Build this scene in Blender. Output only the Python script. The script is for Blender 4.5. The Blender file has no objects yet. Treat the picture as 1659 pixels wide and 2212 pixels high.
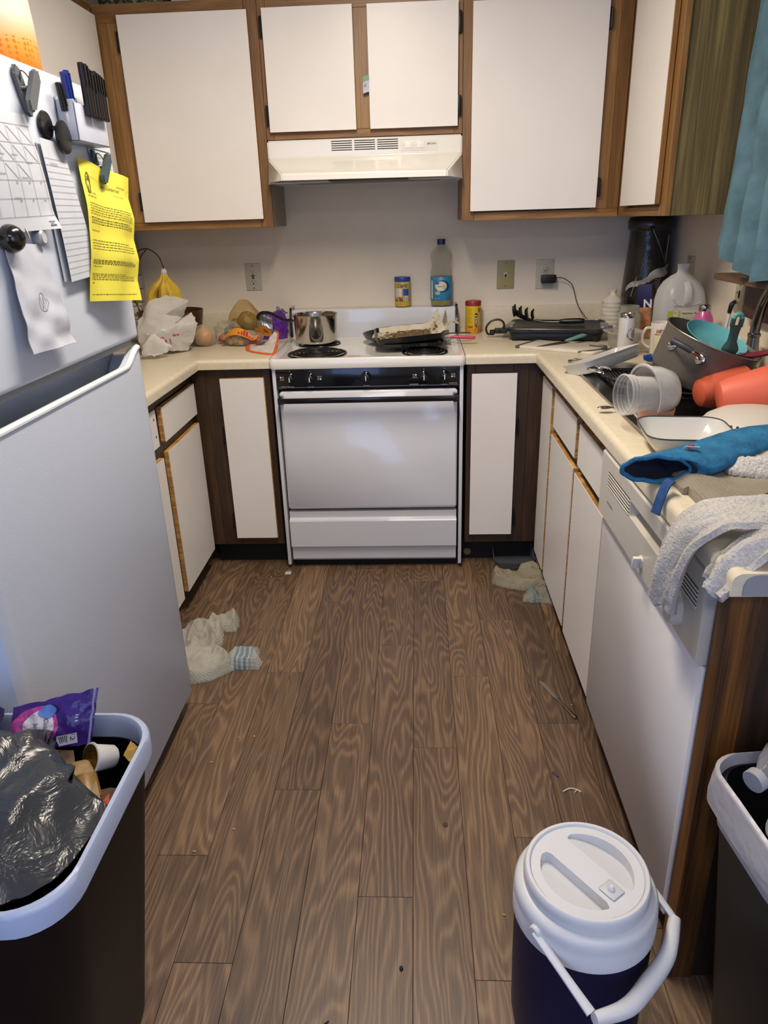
import bpy, bmesh, math, random
from mathutils import Vector, Matrix, noise
PI = math.pi
sc = bpy.context.scene
COL = sc.collection

# ------------------------------------------------------------------ camera
cam_d = bpy.data.cameras.new('camera'); cam = bpy.data.objects.new('camera', cam_d); COL.objects.link(cam)
rt = Vector((0.99881181, 0.0393524, -0.02874659)); up = Vector((0.01172712, 0.37845459, 0.92554557)); fw = Vector((-0.04730172, 0.92478296, -0.37754342))
M = Matrix((rt, up, -fw)).transposed().to_4x4(); M.translation = Vector((0.19311744, -3.46021356, 1.41296468))
cam.matrix_world = M
cam_d.sensor_fit = 'HORIZONTAL'; cam_d.sensor_width = 36; cam_d.lens = 36 * 1557.938 / 1659
cam_d.clip_start = .05
sc.camera = cam
# ------------------------------------------------------------------ world, lamps, exposure
sc.view_settings.view_transform = 'Standard'; sc.view_settings.look = 'None'
sc.view_settings.gamma = 1; sc.view_settings.use_curve_mapping = False
sc.view_settings.exposure = 0.0
wd = bpy.data.worlds.new('world'); sc.world = wd; wd.use_nodes = True
wd.node_tree.nodes['Background'].inputs[0].default_value = (.33, .47, .85, 1)
wd.node_tree.nodes['Background'].inputs[1].default_value = 0.9
def area(name, loc, rot, sx, sy, col, power):
    l = bpy.data.lights.new(name, 'AREA'); l.shape = 'RECTANGLE'; l.size = sx; l.size_y = sy; l.color = col; l.energy = power
    o = bpy.data.objects.new(name, l); COL.objects.link(o); o.location = loc; o.rotation_euler = rot
    return o
area('kitchen_tube_light', (.05, -1.72, 2.375), (0, 0, 0), .16, 1.12, (1, .88, .74), 37)
area('dining_window_daylight', (-1.25, -6.15, 1.25), (PI / 2, 0, 0), 2.4, 1.9, (.36, .52, 1), 36)
area('added_dining_fill', (.45, -4.3, 2.375), (0, 0, 0), 1.1, .5, (.98, .94, .95), 16)  # added fill lamp behind the camera, lifts the shaded fronts
area('added_right_fill', (1.27, -4.25, 1.35), (0, -PI / 2, 0), 1.1, 1.3, (.72, .84, 1), 11)  # added fill lamp at the right wall, brightens the refrigerator front

# ------------------------------------------------------------------ helpers
def hexc(h):
    if isinstance(h, str):
        v = [int(h[i:i + 2], 16) / 255 for i in (0, 2, 4)]
    else: v = [c / 255 for c in h]
    return tuple(c / 12.92 if c <= .04045 else ((c + .055) / 1.055) ** 2.4 for c in v) + (1,)
MC = {}
class NT:
    def __init__(s, name):
        s.m = bpy.data.materials.new(name); s.m.use_nodes = True; s.t = s.m.node_tree
        s.b = s.t.nodes['Principled BSDF']; s.out = s.t.nodes['Material Output']
    def n(s, typ, **k):
        nd = s.t.nodes.new(typ)
        for a, v in k.items():
            if a.startswith('i_'):
                key = a[2:]; key = int(key) if key.isdigit() else key.replace('_', ' ')
                nd.inputs[key].default_value = v
            else: setattr(nd, a, v)
        return nd
    def l(s, a, b): s.t.links.new(a, b)
    def co(s, scale=(1, 1, 1), kind='Object', rnd=False):
        tc = s.n('ShaderNodeTexCoord'); mp = s.n('ShaderNodeMapping'); mp.inputs['Scale'].default_value = scale
        src = tc.outputs[kind]
        if rnd:
            oi = s.n('ShaderNodeObjectInfo'); vm = s.n('ShaderNodeVectorMath', operation='SCALE'); vm.inputs[0].default_value = (37, 51, 23)
            s.l(oi.outputs['Random'], vm.inputs['Scale']); ad = s.n('ShaderNodeVectorMath', operation='ADD')
            s.l(src, ad.inputs[0]); s.l(vm.outputs[0], ad.inputs[1]); src = ad.outputs[0]
        s.l(src, mp.inputs['Vector']); return mp.outputs[0]
    def noise(s, vec, scale, detail=3, rough=.5, dist=0):
        nd = s.n('ShaderNodeTexNoise'); nd.inputs['Scale'].default_value = scale; nd.inputs['Detail'].default_value = detail
        nd.inputs['Roughness'].default_value = rough; nd.inputs['Distortion'].default_value = dist; s.l(vec, nd.inputs['Vector']); return nd.outputs['Fac']
    def math(s, op, a, b=0.0, c=None):
        nd = s.n('ShaderNodeMath', operation=op)
        for i, v in enumerate([a, b] + ([c] if c is not None else [])):
            if isinstance(v, (int, float)): nd.inputs[i].default_value = v
            else: s.l(v, nd.inputs[i])
        return nd.outputs[0]
    def ramp(s, fac, stops, interp='LINEAR'):
        nd = s.n('ShaderNodeValToRGB'); cr = nd.color_ramp; cr.interpolation = interp
        while len(cr.elements) < len(stops): cr.elements.new(.5)
        for e, (p, c) in zip(cr.elements, stops): e.position = p; e.color = c
        s.l(fac, nd.inputs[0]); return nd.outputs[0]
    def mix(s, fac, a, b, mode='MIX'):
        nd = s.n('ShaderNodeMix', data_type='RGBA', blend_type=mode)
        for i, v in ((0, fac), (6, a), (7, b)):
            if isinstance(v, (int, float, tuple)): nd.inputs[i].default_value = v
            else: s.l(v, nd.inputs[i])
        return nd.outputs[2]
    def bump(s, h, strength=.3, dist=.001):
        nd = s.n('ShaderNodeBump'); nd.inputs['Strength'].default_value = strength; nd.inputs['Distance'].default_value = dist
        s.l(h, nd.inputs['Height']); s.l(nd.outputs[0], s.b.inputs['Normal'])
def mat(name, col, rough=.5, metal=0, bump=0, bs=200, var=.06, vs=6, trans=0, ior=1.45, coat=0, emis=0, sub=0, stretch=(1, 1, 1), spec=.5, dist=.001):
    if name in MC: return MC[name]
    t = NT(name); c = hexc(col); b = t.b
    vec = t.co(stretch)
    if var:
        f = t.noise(vec, vs, 4)
        d = tuple(x * (1 - 2 * var) for x in c[:3]) + (1,); e = tuple(min(1, x * (1 + var)) for x in c[:3]) + (1,)
        t.l(t.ramp(f, [(.3, d), (.7, e)]), b.inputs['Base Color'])
    else: b.inputs['Base Color'].default_value = c
    b.inputs['Roughness'].default_value = rough; b.inputs['Metallic'].default_value = metal
    b.inputs['IOR'].default_value = ior; b.inputs['Transmission Weight'].default_value = trans; b.inputs['Coat Weight'].default_value = coat
    b.inputs['Specular IOR Level'].default_value = spec
    if sub: b.inputs['Subsurface Weight'].default_value = sub; b.inputs['Subsurface Radius'].default_value = (.01, .01, .01)
    if emis: b.inputs['Emission Color'].default_value = c; b.inputs['Emission Strength'].default_value = emis
    if bump: t.bump(t.noise(vec, bs, 2), bump, dist)
    MC[name] = t.m; return t.m
def film(name, col, alpha=.4, rough=.2, bump=.0, bs=30, var=.05, dist=.004, edge=.45):
    if name in MC: return MC[name]
    t = NT(name); c = hexc(col); b = t.b; vec = t.co()
    b.inputs['Base Color'].default_value = c; b.inputs['Roughness'].default_value = rough
    if bump: t.bump(t.noise(vec, bs, 4, .6, 1.0), bump, dist)
    tr = t.n('ShaderNodeBsdfTransparent'); tr.inputs[0].default_value = tuple(.5 + .5 * x for x in c[:3]) + (1,)
    lw = t.n('ShaderNodeLayerWeight'); lw.inputs[0].default_value = .35
    f = t.math('MINIMUM', t.math('MULTIPLY_ADD', lw.outputs['Facing'], edge, alpha), 1.0)
    mx = t.n('ShaderNodeMixShader'); t.l(f, mx.inputs[0]); t.l(tr.outputs[0], mx.inputs[1]); t.l(b.outputs[0], mx.inputs[2]); t.l(mx.outputs[0], t.out.inputs[0])
    MC[name] = t.m; return t.m
def wood(name, dark, mid, light, stretch=(9, 9, .7), rings=26, fib=(260, 260, 5), rough=.5, bump=.15, rnd=True, tone=.22, ringamt=.55, coat=0):
    if name in MC: return MC[name]
    t = NT(name); v = t.co(stretch, rnd=rnd); n1 = t.noise(v, 1, 2.0, .45, .25)
    r = t.math('SINE', t.math('MULTIPLY', n1, rings * 6.283 / 4))
    r = t.math('MULTIPLY_ADD', r, .5, .5); r = t.math('POWER', r, 1.6)
    v2 = t.co(fib, rnd=rnd); n2 = t.noise(v2, 1, 4, .65)
    v3 = t.co(tuple(x * .35 for x in stretch), rnd=rnd); n3 = t.noise(v3, 1, 3, .5)
    f = t.math('ADD', t.math('MULTIPLY', r, ringamt * .5), t.math('ADD', t.math('MULTIPLY', n2, .75), t.math('MULTIPLY', n3, .5)))
    f = t.math('SUBTRACT', f, .27 * ringamt + .12)
    oi = t.n('ShaderNodeObjectInfo'); tn = t.math('MULTIPLY_ADD', oi.outputs['Random'], tone, 1 - tone * .5)
    col = t.ramp(f, [(.22, hexc(dark)), (.5, hexc(mid)), (.8, hexc(light))])
    cc = t.n('ShaderNodeCombineColor'); [t.l(tn, cc.inputs[i]) for i in range(3)]
    t.l(t.mix(1.0, col, cc.outputs[0], 'MULTIPLY'), t.b.inputs['Base Color'])
    t.b.inputs['Roughness'].default_value = rough; t.b.inputs['Coat Weight'].default_value = coat
    t.bump(f, bump, .0006)
    MC[name] = t.m; return t.m
def cloth(name, col, kind='waffle', scale=260, stripe=None, bump=.8, axis=0, dist=.0025, kinds=None):
    if name in MC: return MC[name]
    t = NT(name); c = hexc(col); vec = t.co()
    d = tuple(x * .72 for x in c[:3]) + (1,)
    n = t.noise(vec, 9, 4)
    base = t.ramp(n, [(.3, d), (.65, c)])
    if kind == 'waffle':
        h = None
        for ax in 'XY':
            w = t.n('ShaderNodeTexWave', bands_direction=ax); w.inputs['Scale'].default_value = scale / 6.28; w.inputs['Distortion'].default_value = .4; t.l(vec, w.inputs['Vector'])
            h = w.outputs['Fac'] if h is None else t.math('ADD', h, w.outputs['Fac'])
        h = t.math('ADD', t.math('MULTIPLY', h, .5), t.noise(vec, scale * 2, 2))
        base = t.mix(t.math('MULTIPLY', h, .35), base, d)
    else:
        h = t.noise(vec, scale, 3, .7)
        base = t.mix(t.ramp(h, [(.35, (1, 1, 1, 1)), (.6, (0, 0, 0, 1))]), base, tuple(x * .68 for x in c[:3]) + (1,))
    if stripe:
        sx = t.n('ShaderNodeSeparateXYZ'); t.l(vec, sx.inputs[0]); u = sx.outputs[axis]
        for (a, b_, scol) in stripe:
            k = t.math('MULTIPLY', t.math('GREATER_THAN', u, a), t.math('LESS_THAN', u, b_)); base = t.mix(k, base, hexc(scol))
    t.l(base, t.b.inputs['Base Color']); t.b.inputs['Roughness'].default_value = .95; t.b.inputs['Specular IOR Level'].default_value = .15
    t.bump(h, bump, dist); MC[name] = t.m; return t.m

def catmull(pts, sub=6):
    P = [Vector(p) for p in pts]
    if len(P) < 3 or sub <= 1: return P
    out = []
    for i in range(len(P) - 1):
        p0 = P[max(i - 1, 0)]; p1 = P[i]; p2 = P[i + 1]; p3 = P[min(i + 2, len(P) - 1)]
        for k in range(sub):
            s = k / sub
            out.append(.5 * ((2 * p1) + (-p0 + p2) * s + (2 * p0 - 5 * p1 + 4 * p2 - p3) * s * s + (-p0 + 3 * p1 - 3 * p2 + p3) * s ** 3))
    out.append(P[-1]); return out
class B:
    def __init__(s): s.bm = bmesh.new()
    def box(s, x0, x1, y0, y1, z0, z1, bev=0, seg=2, mtx=None):
        r = bmesh.ops.create_cube(s.bm, size=1)['verts']
        bmesh.ops.scale(s.bm, vec=(abs(x1 - x0), abs(y1 - y0), abs(z1 - z0)), verts=r)
        bmesh.ops.translate(s.bm, vec=((x0 + x1) / 2, (y0 + y1) / 2, (z0 + z1) / 2), verts=r)
        if bev:
            es = list({e for v in r for e in v.link_edges})
            rr = bmesh.ops.bevel(s.bm, geom=es, offset=bev, segments=seg, affect='EDGES', profile=.6)
            r = list({v for f in rr['faces'] for v in f.verts} | {v for v in r if v.is_valid})
        if mtx: bmesh.ops.transform(s.bm, matrix=mtx, verts=[v for v in r if v.is_valid])
        return s
    def loft(s, rings, cap0=True, cap1=True, closed=True):
        R = [[s.bm.verts.new(p) for p in ring] for ring in rings]
        n = len(R[0])
        for a, b in zip(R, R[1:]):
            for i in range(n if closed else n - 1):
                j = (i + 1) % n; s.bm.faces.new((a[i], a[j], b[j], b[i]))
        if cap0: s.bm.faces.new(R[0][::-1])
        if cap1: s.bm.faces.new(R[-1])
        return s
    def lathe(s, prof, c=(0, 0, 0), seg=32, axis=None, cap0=True, cap1=True, squash=1.0, ripple=None):
        c = Vector(c); q = Vector(axis).normalized().to_track_quat('Z', 'Y') if axis is not None else None
        rings = []
        for k, (r, z) in enumerate(prof):
            ring = []
            for i in range(seg):
                a = 2 * PI * i / seg; rr = max(r, 1e-5)
                if ripple: rr *= 1 + ripple(a, z)
                p = Vector((rr * math.cos(a), rr * squash * math.sin(a), z))
                ring.append((q @ p if q else p) + c)
            rings.append(ring)
        return s.loft(rings, cap0, cap1)
    def cyl(s, p0, p1, r0, r1=None, seg=20, bev=0):
        p0, p1 = Vector(p0), Vector(p1); L = (p1 - p0).length; r1 = r0 if r1 is None else r1
        pr = [(r0, 0), (r1, L)] if not bev else [(r0 - bev, 0), (r0, bev), (r1, L - bev), (r1 - bev, L)]
        return s.lathe(pr, p0, seg, p1 - p0)
    def tube(s, pts, r, seg=10, sub=6, cap=True, flat=1.0, flatdir=None):
        P = catmull(pts, sub); n = len(P); rings = []
        R = r if isinstance(r, (list, tuple)) else [r, r]
        T0 = (P[1] - P[0]).normalized(); N = Vector(flatdir) if flatdir else (Vector((0, 0, 1)) if abs(T0.z) < .9 else Vector((1, 0, 0)))
        for i, p in enumerate(P):
            T = (P[min(i + 1, n - 1)] - P[max(i - 1, 0)]).normalized()
            N = (N - T * N.dot(T)).normalized(); Bn = T.cross(N)
            f = i / (n - 1) * (len(R) - 1); k = min(int(f), len(R) - 2); rr = R[k] + (R[k + 1] - R[k]) * (f - k)
            rings.append([p + (N * math.cos(2 * PI * j / seg) * flat + Bn * math.sin(2 * PI * j / seg)) * rr for j in range(seg)])
        return s.loft(rings, cap, cap)
    def prism(s, poly, z0, z1, bev=0, mtx=None):
        a = [s.bm.verts.new((x, y, z0)) for x, y in poly]; b = [s.bm.verts.new((x, y, z1)) for x, y in poly]; n = len(poly)
        fs = [s.bm.faces.new(a[::-1]), s.bm.faces.new(b)] + [s.bm.faces.new((a[i], a[(i + 1) % n], b[(i + 1) % n], b[i])) for i in range(n)]
        vs = a + b
        if bev:
            es = [e for e in fs[1].edges] + [e for e in fs[0].edges]
            rr = bmesh.ops.bevel(s.bm, geom=es, offset=bev, segments=2, affect='EDGES'); vs = list({v for f in rr['faces'] for v in f.verts} | {v for v in vs if v.is_valid})
        if mtx: bmesh.ops.transform(s.bm, matrix=mtx, verts=vs)
        return s
    def surf(s, fn, nu, nv, th=0):
        V = [[Vector(fn(i / nu, j / nv)) for j in range(nv + 1)] for i in range(nu + 1)]
        if not th:
            g = [[s.bm.verts.new(p) for p in row] for row in V]
            for i in range(nu):
                for j in range(nv): s.bm.faces.new((g[i][j], g[i + 1][j], g[i + 1][j + 1], g[i][j + 1]))
            return s
        def nrm(i, j):
            du = V[min(i + 1, nu)][j] - V[max(i - 1, 0)][j]; dv = V[i][min(j + 1, nv)] - V[i][max(j - 1, 0)]
            c = du.cross(dv); return c.normalized() if c.length > 1e-12 else Vector((0, 0, 1))
        N = [[nrm(i, j) for j in range(nv + 1)] for i in range(nu + 1)]
        a = [[s.bm.verts.new(V[i][j] + N[i][j] * th / 2) for j in range(nv + 1)] for i in range(nu + 1)]
        b = [[s.bm.verts.new(V[i][j] - N[i][j] * th / 2) for j in range(nv + 1)] for i in range(nu + 1)]
        for i in range(nu):
            for j in range(nv):
                s.bm.faces.new((a[i][j], a[i + 1][j], a[i + 1][j + 1], a[i][j + 1])); s.bm.faces.new((b[i][j], b[i][j + 1], b[i + 1][j + 1], b[i + 1][j]))
        for i in range(nu):
            for j in (0, nv): s.bm.faces.new((a[i][j], b[i][j], b[i + 1][j], a[i + 1][j]) if j == 0 else (a[i][j], a[i + 1][j], b[i + 1][j], b[i][j]))
        for j in range(nv):
            for i in (0, nu): s.bm.faces.new((a[i][j], a[i][j + 1], b[i][j + 1], b[i][j]) if i == 0 else (a[i][j], b[i][j], b[i][j + 1], a[i][j + 1]))
        return s
    def blob(s, c, r, sub=3, amp=.1, freq=3, seed=0, ridged=False, fn=None):
        c = Vector(c); r = Vector(r) if hasattr(r, '__len__') else Vector((r, r, r))
        vs = bmesh.ops.create_icosphere(s.bm, subdivisions=sub, radius=1)['verts']
        for v in vs:
            d = v.co.normalized(); q = d * freq + Vector((seed * 7.3, seed * 3.1, seed))
            k = 1.0
            if amp:
                if ridged: k += amp * (1.2 - 2.4 * abs(noise.noise(q)) - 1.2 * abs(noise.noise(q * 2.1)))
                else: k += amp * noise.fractal(q, .8, 2, 3)
            p = Vector((d.x * r.x, d.y * r.y, d.z * r.z)) * k
            if fn: p = Vector(fn(p))
            v.co = c + p
        return s
    def xf(s, mtx): bmesh.ops.transform(s.bm, matrix=mtx, verts=s.bm.verts); return s
    def obj(s, name, m, parent=None, smooth=True, ang=40, loc=None, label=None, recalc=True):
        if recalc: bmesh.ops.recalc_face_normals(s.bm, faces=s.bm.faces)
        me = bpy.data.meshes.new(name); s.bm.to_mesh(me); s.bm.free()
        me.materials.append(m)
        if smooth:
            me.polygons.foreach_set('use_smooth', [True] * len(me.polygons)); me.set_sharp_from_angle(angle=math.radians(ang))
        o = bpy.data.objects.new(name, me); COL.objects.link(o)
        if parent: o.parent = parent
        if loc is not None: o.location = loc
        if label: o['label'] = label
        return o
def tag(o, label, cat, group=None, kind=None):
    o['label'] = label; o['category'] = cat
    if group: o['group'] = group
    if kind: o['kind'] = kind
    return o
def thing(name, label, cat, loc=(0, 0, 0), rot=(0, 0, 0), group=None):
    o = bpy.data.objects.new(name, None); COL.objects.link(o); o.empty_display_size = .02
    o.location = loc; o.rotation_euler = rot if hasattr(rot, '__len__') else (0, 0, rot)
    return tag(o, label, cat, group)
def struct(o): o['kind'] = 'structure'; return o
def rrect(hx, hy, r, z=0, c=(0, 0), n=5):
    pts = []
    for (sx, sy, a0) in ((1, 1, 0), (-1, 1, PI / 2), (-1, -1, PI), (1, -1, 1.5 * PI)):
        for k in range(n + 1):
            a = a0 + PI / 2 * k / n; pts.append((c[0] + sx * (hx - r) + r * math.cos(a), c[1] + sy * (hy - r) + r * math.sin(a), z))
    return pts
# flat print (lettering, lines) laid on a surface through a mapping (x, y, lift) -> point
TC = {}
def textgeo(s, bold=0):
    if (s, bold) not in TC:
        cu = bpy.data.curves.new('t', 'FONT'); cu.body = s; cu.size = 1; cu.resolution_u = 3; cu.offset = bold
        o = bpy.data.objects.new('t', cu); COL.objects.link(o); dg = bpy.context.evaluated_depsgraph_get(); dg.update()
        me = bpy.data.meshes.new_from_object(o.evaluated_get(dg))
        V = [(v.co.x, v.co.y) for v in me.vertices]; F = [tuple(p.vertices) for p in me.polygons]
        bpy.data.objects.remove(o); bpy.data.curves.remove(cu); bpy.data.meshes.remove(me)
        x0 = min(v[0] for v in V); x1 = max(v[0] for v in V)
        TC[(s, bold)] = ([((x - x0), y) for x, y in V], F, x1 - x0)
    return TC[(s, bold)]
class Print:
    def __init__(s): s.V = []; s.F = []
    def quad(s, pts): n = len(s.V); s.V += pts; s.F.append(tuple(range(n, n + len(pts)))); return s
    def rect(s, x0, y0, x1, y1, n=1):
        for i in range(n):
            a = x0 + (x1 - x0) * i / n; b = x0 + (x1 - x0) * (i + 1) / n; s.quad([(a, y0), (b, y0), (b, y1), (a, y1)])
        return s
    def line(s, pts, w):
        for (a, b) in zip(pts, pts[1:]):
            d = Vector((b[0] - a[0], b[1] - a[1])); L = d.length or 1e-9; nx, ny = -d.y / L * w / 2, d.x / L * w / 2
            s.quad([(a[0] + nx, a[1] + ny), (a[0] - nx, a[1] - ny), (b[0] - nx, b[1] - ny), (b[0] + nx, b[1] + ny)])
        return s
    def disc(s, x, y, rx, ry=None, n=20, big=False):
        ry = ry or rx
        if not big: return s.quad([(x + rx * math.cos(2 * PI * i / n), y + ry * math.sin(2 * PI * i / n)) for i in range(n)])
        X = [math.cos(PI * (1 - i / n)) for i in range(n + 1)]; H = [math.sqrt(max(0, 1 - q * q)) for q in X]
        for i in range(n):
            for j in range(8):
                a, b = -1 + j / 4, -1 + (j + 1) / 4
                s.quad([(x + rx * X[i], y + ry * H[i] * a), (x + rx * X[i + 1], y + ry * H[i + 1] * a), (x + rx * X[i + 1], y + ry * H[i + 1] * b), (x + rx * X[i], y + ry * H[i] * b)])
        return s
    def ring(s, x, y, rx, ry, w, a0=0, a1=2 * PI, n=22):
        return s.line([(x + rx * math.cos(a0 + (a1 - a0) * i / n), y + ry * math.sin(a0 + (a1 - a0) * i / n)) for i in range(n + 1)], w)
    def text(s, t, x, y, h, align='l', rot=0, sx=1, bold=0):
        V, F, w = textgeo(t, bold); k = h / .7; off = {'l': 0, 'c': -w * k * sx / 2, 'r': -w * k * sx}[align]
        c, si = math.cos(rot), math.sin(rot); n = len(s.V)
        for (a, b) in V:
            a, b = a * k * sx + off, b * k; s.V.append((x + a * c - b * si, y + a * si + b * c))
        s.F += [tuple(i + n for i in f) for f in F]; return s
    def obj(s, name, m, parent, mp, lift=.0006, label=None):
        me = bpy.data.meshes.new(name); me.from_pydata([mp(x, y, lift) for x, y in s.V], [], s.F); me.materials.append(m)
        o = bpy.data.objects.new(name, me); COL.objects.link(o); o.parent = parent
        if label: o['label'] = label
        return o
def cylmap(r, a0=-PI / 2, c=(0, 0, 0)):
    return lambda x, y, l: (c[0] + (r + l) * math.cos(a0 + x / r), c[1] + (r + l) * math.sin(a0 + x / r), c[2] + y)
def planemap(o, U, Vv):
    o, U, Vv = Vector(o), Vector(U), Vector(Vv); N = U.cross(Vv).normalized(); return lambda x, y, l: o + U * x + Vv * y + N * l
INK = mat('black print', '1c1b1c', .7, var=0)
GINK = mat('grey print', '5d5d60', .7, var=0)

# ------------------------------------------------------------------ structure
WALL = mat('wall paint', 'ddd2c0', .75, bump=.35, bs=90, var=.02, dist=.0015)
CEIL = mat('ceiling paint', 'e6e2da', .9, bump=.5, bs=60, var=.02, dist=.002)
def wallbox(name, *a): b = B(); b.box(*a); return struct(b.obj(name, WALL, smooth=False))
wallbox('wall_back', -1.4, 1.4, 0, .1, 0, 2.44)
wallbox('wall_left', -1.4, -1.3, -2.5, 0, 0, 2.44)
b = B(); WY0, WY1, WZ0, WZ1 = -1.98, -1.04, 1.225, 2.08
b.box(1.3, 1.42, WY1, 0, 0, 2.44).box(1.3, 1.42, -6.2, WY0, 0, 2.44).box(1.3, 1.42, WY0, WY1, 0, WZ0).box(1.3, 1.42, WY0, WY1, WZ1, 2.44)
struct(b.obj('wall_right', WALL, smooth=False))
b = B(); b.box(-3.2, -1.4, -2.5, -2.4, 0, 2.44).box(-3.3, -3.2, -6.2, -2.4, 0, 2.44)
b.box(-3.2, -2.5, -6.3, -6.2, 0, 2.44).box(0, 1.42, -6.3, -6.2, 0, 2.44).box(-2.5, 0, -6.3, -6.2, 0, .25).box(-2.5, 0, -6.3, -6.2, 2.2, 2.44)
struct(b.obj('wall_dining', WALL, smooth=False))
b = B(); b.box(-3.3, 1.42, -6.3, .1, 2.44, 2.5); struct(b.obj('ceiling', CEIL, smooth=False))
# floor of printed planks
b = B(); b.box(-3.3, 1.42, -6.3, .1, -.05, -.004); floor = struct(b.obj('floor', mat('dark joint', '2c211a', .8), smooth=False))
PLANK = wood('plank', '40302a', '66503d', '8d7154', stretch=(8.5, 1.15, 1), rings=95, fib=(330, 8, 1), rough=.45, bump=.25, tone=.36, ringamt=.42)
PW = .12375; joints = {-5: -.928, -4: -.57, -3: -.15, -2: -.40, -1: -.934, 0: -.66, 1: -.232, 2: -.766, 3: -.42, 4: -1.088, 5: -.658, 6: -.3}
joints.update({-4: -.565, -3: -.124, -2: -.394}); LEN = 1.028; pk = {}
for k in range(-16, 7):
    x0 = .048 + (k - 1) * PW
    ys = []; j = joints.get(k, -.1 - ((k * 0.37) % 1) * LEN)
    while j > -3.9: ys.append(j); j -= LEN
    while ys[0] + LEN < 0: ys.insert(0, ys[0] + LEN)
    ys = [0.0] + [y for y in ys if y < -.02] + [max(-4.0, ys[-1] - LEN) if ys[-1] > -4 else -4.0]
    for a, c in zip(ys, ys[1:]):
        if k < -7 and a > -2.5: continue
        L = a - c; key = round(L, 3)
        if key not in pk:
            q = B(); q.box(.0005, PW - .0005, -L + .0005, -.0005, -.004, 0, .0006, 1)
            o = q.obj('plank', PLANK, floor, smooth=False); pk[key] = o.data
        else:
            o = bpy.data.objects.new('plank', pk[key]); COL.objects.link(o); o.parent = floor
        o.location = (x0, a, 0)

# ------------------------------------------------------------------ window with curtain
FR = wood('sill wood', '2a1c10', '4a3420', '6b5034', stretch=(9, 1, 9), fib=(200, 5, 200), rough=.5)
b = B(); win = struct(b.box(1.34, 1.39, WY0, WY0 + .04, WZ0, WZ1).box(1.34, 1.39, WY1 - .04, WY1, WZ0, WZ1).box(1.34, 1.39, WY0, WY1, WZ1 - .04, WZ1).box(1.34, 1.39, WY0, WY1, WZ0, WZ0 + .04).box(1.35, 1.38, -1.53, -1.49, WZ0, WZ1).obj('window_1', mat('window frame white', 'd5d6d8', .4), smooth=False))
for y0, y1 in ((WY0 + .04, -1.53), (-1.49, WY1 - .04)):
    b = B(); b.box(1.362, 1.366, y0, y1, WZ0 + .04, WZ1 - .04).obj('pane', film('window glass', 'dfe6ea', .05, .02), win)
b = B(); b.box(1.185, 1.345, -2.08, -.90, 1.192, 1.212, .003); struct(b.obj('trim_1', FR)); 
b = B(); b.box(1.262, 1.299, -2.02, -.965, 1.075, 1.19, .02); struct(b.obj('trim_2', FR))
b = B(); b.box(1.275, 1.2995, -4.98, -4.90, .72, 1.98).box(1.275, 1.2995, -3.60, -3.52, .72, 1.98).box(1.275, 1.2995, -4.90, -3.60, 1.90, 1.98).box(1.275, 1.2995, -4.90, -3.60, .72, .80)  # made-up window frame added around the right-wall fill lamp
struct(b.obj('fill_window', mat('window frame white', 'd5d6d8', .4), smooth=False))
b = B(); b.box(1.285, 1.29, -4.90, -3.60, .80, 1.90).obj('pane', mat('glowing fill pane', 'c4d8ff', .4, emis=.9, var=0), bpy.data.objects['fill_window'])  # glowing pane added with the fill lamp, no opening behind it
# curtain
CUR = mat('teal curtain cloth', '54747f', .9, bump=.3, bs=400, var=.16, vs=14)
rod = B(); rod.tube([(1.215, -.88, 2.13), (1.215, -2.2, 2.13)], .008, sub=1); rod.tube([(1.3, -.885, 2.13), (1.215, -.885, 2.13)], .006, sub=1)
tag(rod.obj('curtain_rod', mat('white rod', 'd8d8d4', .4)), 'thin white rod carrying the teal curtain over the window', 'rod')
def curt(u, v):
    y = -.935 - 1.1 * v; z = 2.15 - u * (2.15 - 1.296 + .07 * min(v / .24, 1) * 1.15)
    x = 1.196 + .022 * math.sin(v * 58 + .8 * math.sin(u * 3)) * (.5 + .5 * u) - .028 * u + .006 * noise.noise(Vector((y * 9, z * 7, 1)))
    return (x, y, z + .006 * math.sin(v * 40) * u)
b = B(); b.surf(curt, 30, 110, .002)
tag(b.obj('curtain', CUR), 'teal cloth curtain hanging over the window above the sink', 'curtain')

# ------------------------------------------------------------------ ceiling light
t = thing('ceiling_light', 'long white fluorescent ceiling light over the kitchen floor', 'light', (.05, -1.72, 2.44))
b = B(); b.box(-.13, .13, -.62, .62, -.03, 0, .004).obj('housing', mat('white enamel', 'e6e4de', .35), t)
b = B(); b.surf(lambda u, v: (.12 * math.cos(PI * u), -.6 + 1.2 * v, -.03 - .028 * math.sin(PI * u)), 10, 2).obj('diffuser', mat('lit diffuser', 'ffe6c4', .6, emis=1.5, var=0), t)

t = thing('ceiling_light', 'wide white fill light added over the dining area behind the camera', 'light', (.45, -4.3, 2.44))  # unseen fitting added to house the dining fill lamp
B().box(-.6, .6, -.3, .3, -.035, 0, .006).obj('housing', mat('white enamel', 'e6e4de', .35), t)
B().box(-.56, .56, -.26, .26, -.045, -.0355, .004).obj('diffuser', mat('lit diffuser', 'ffe6c4', .6, emis=1.5, var=0), t)

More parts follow.
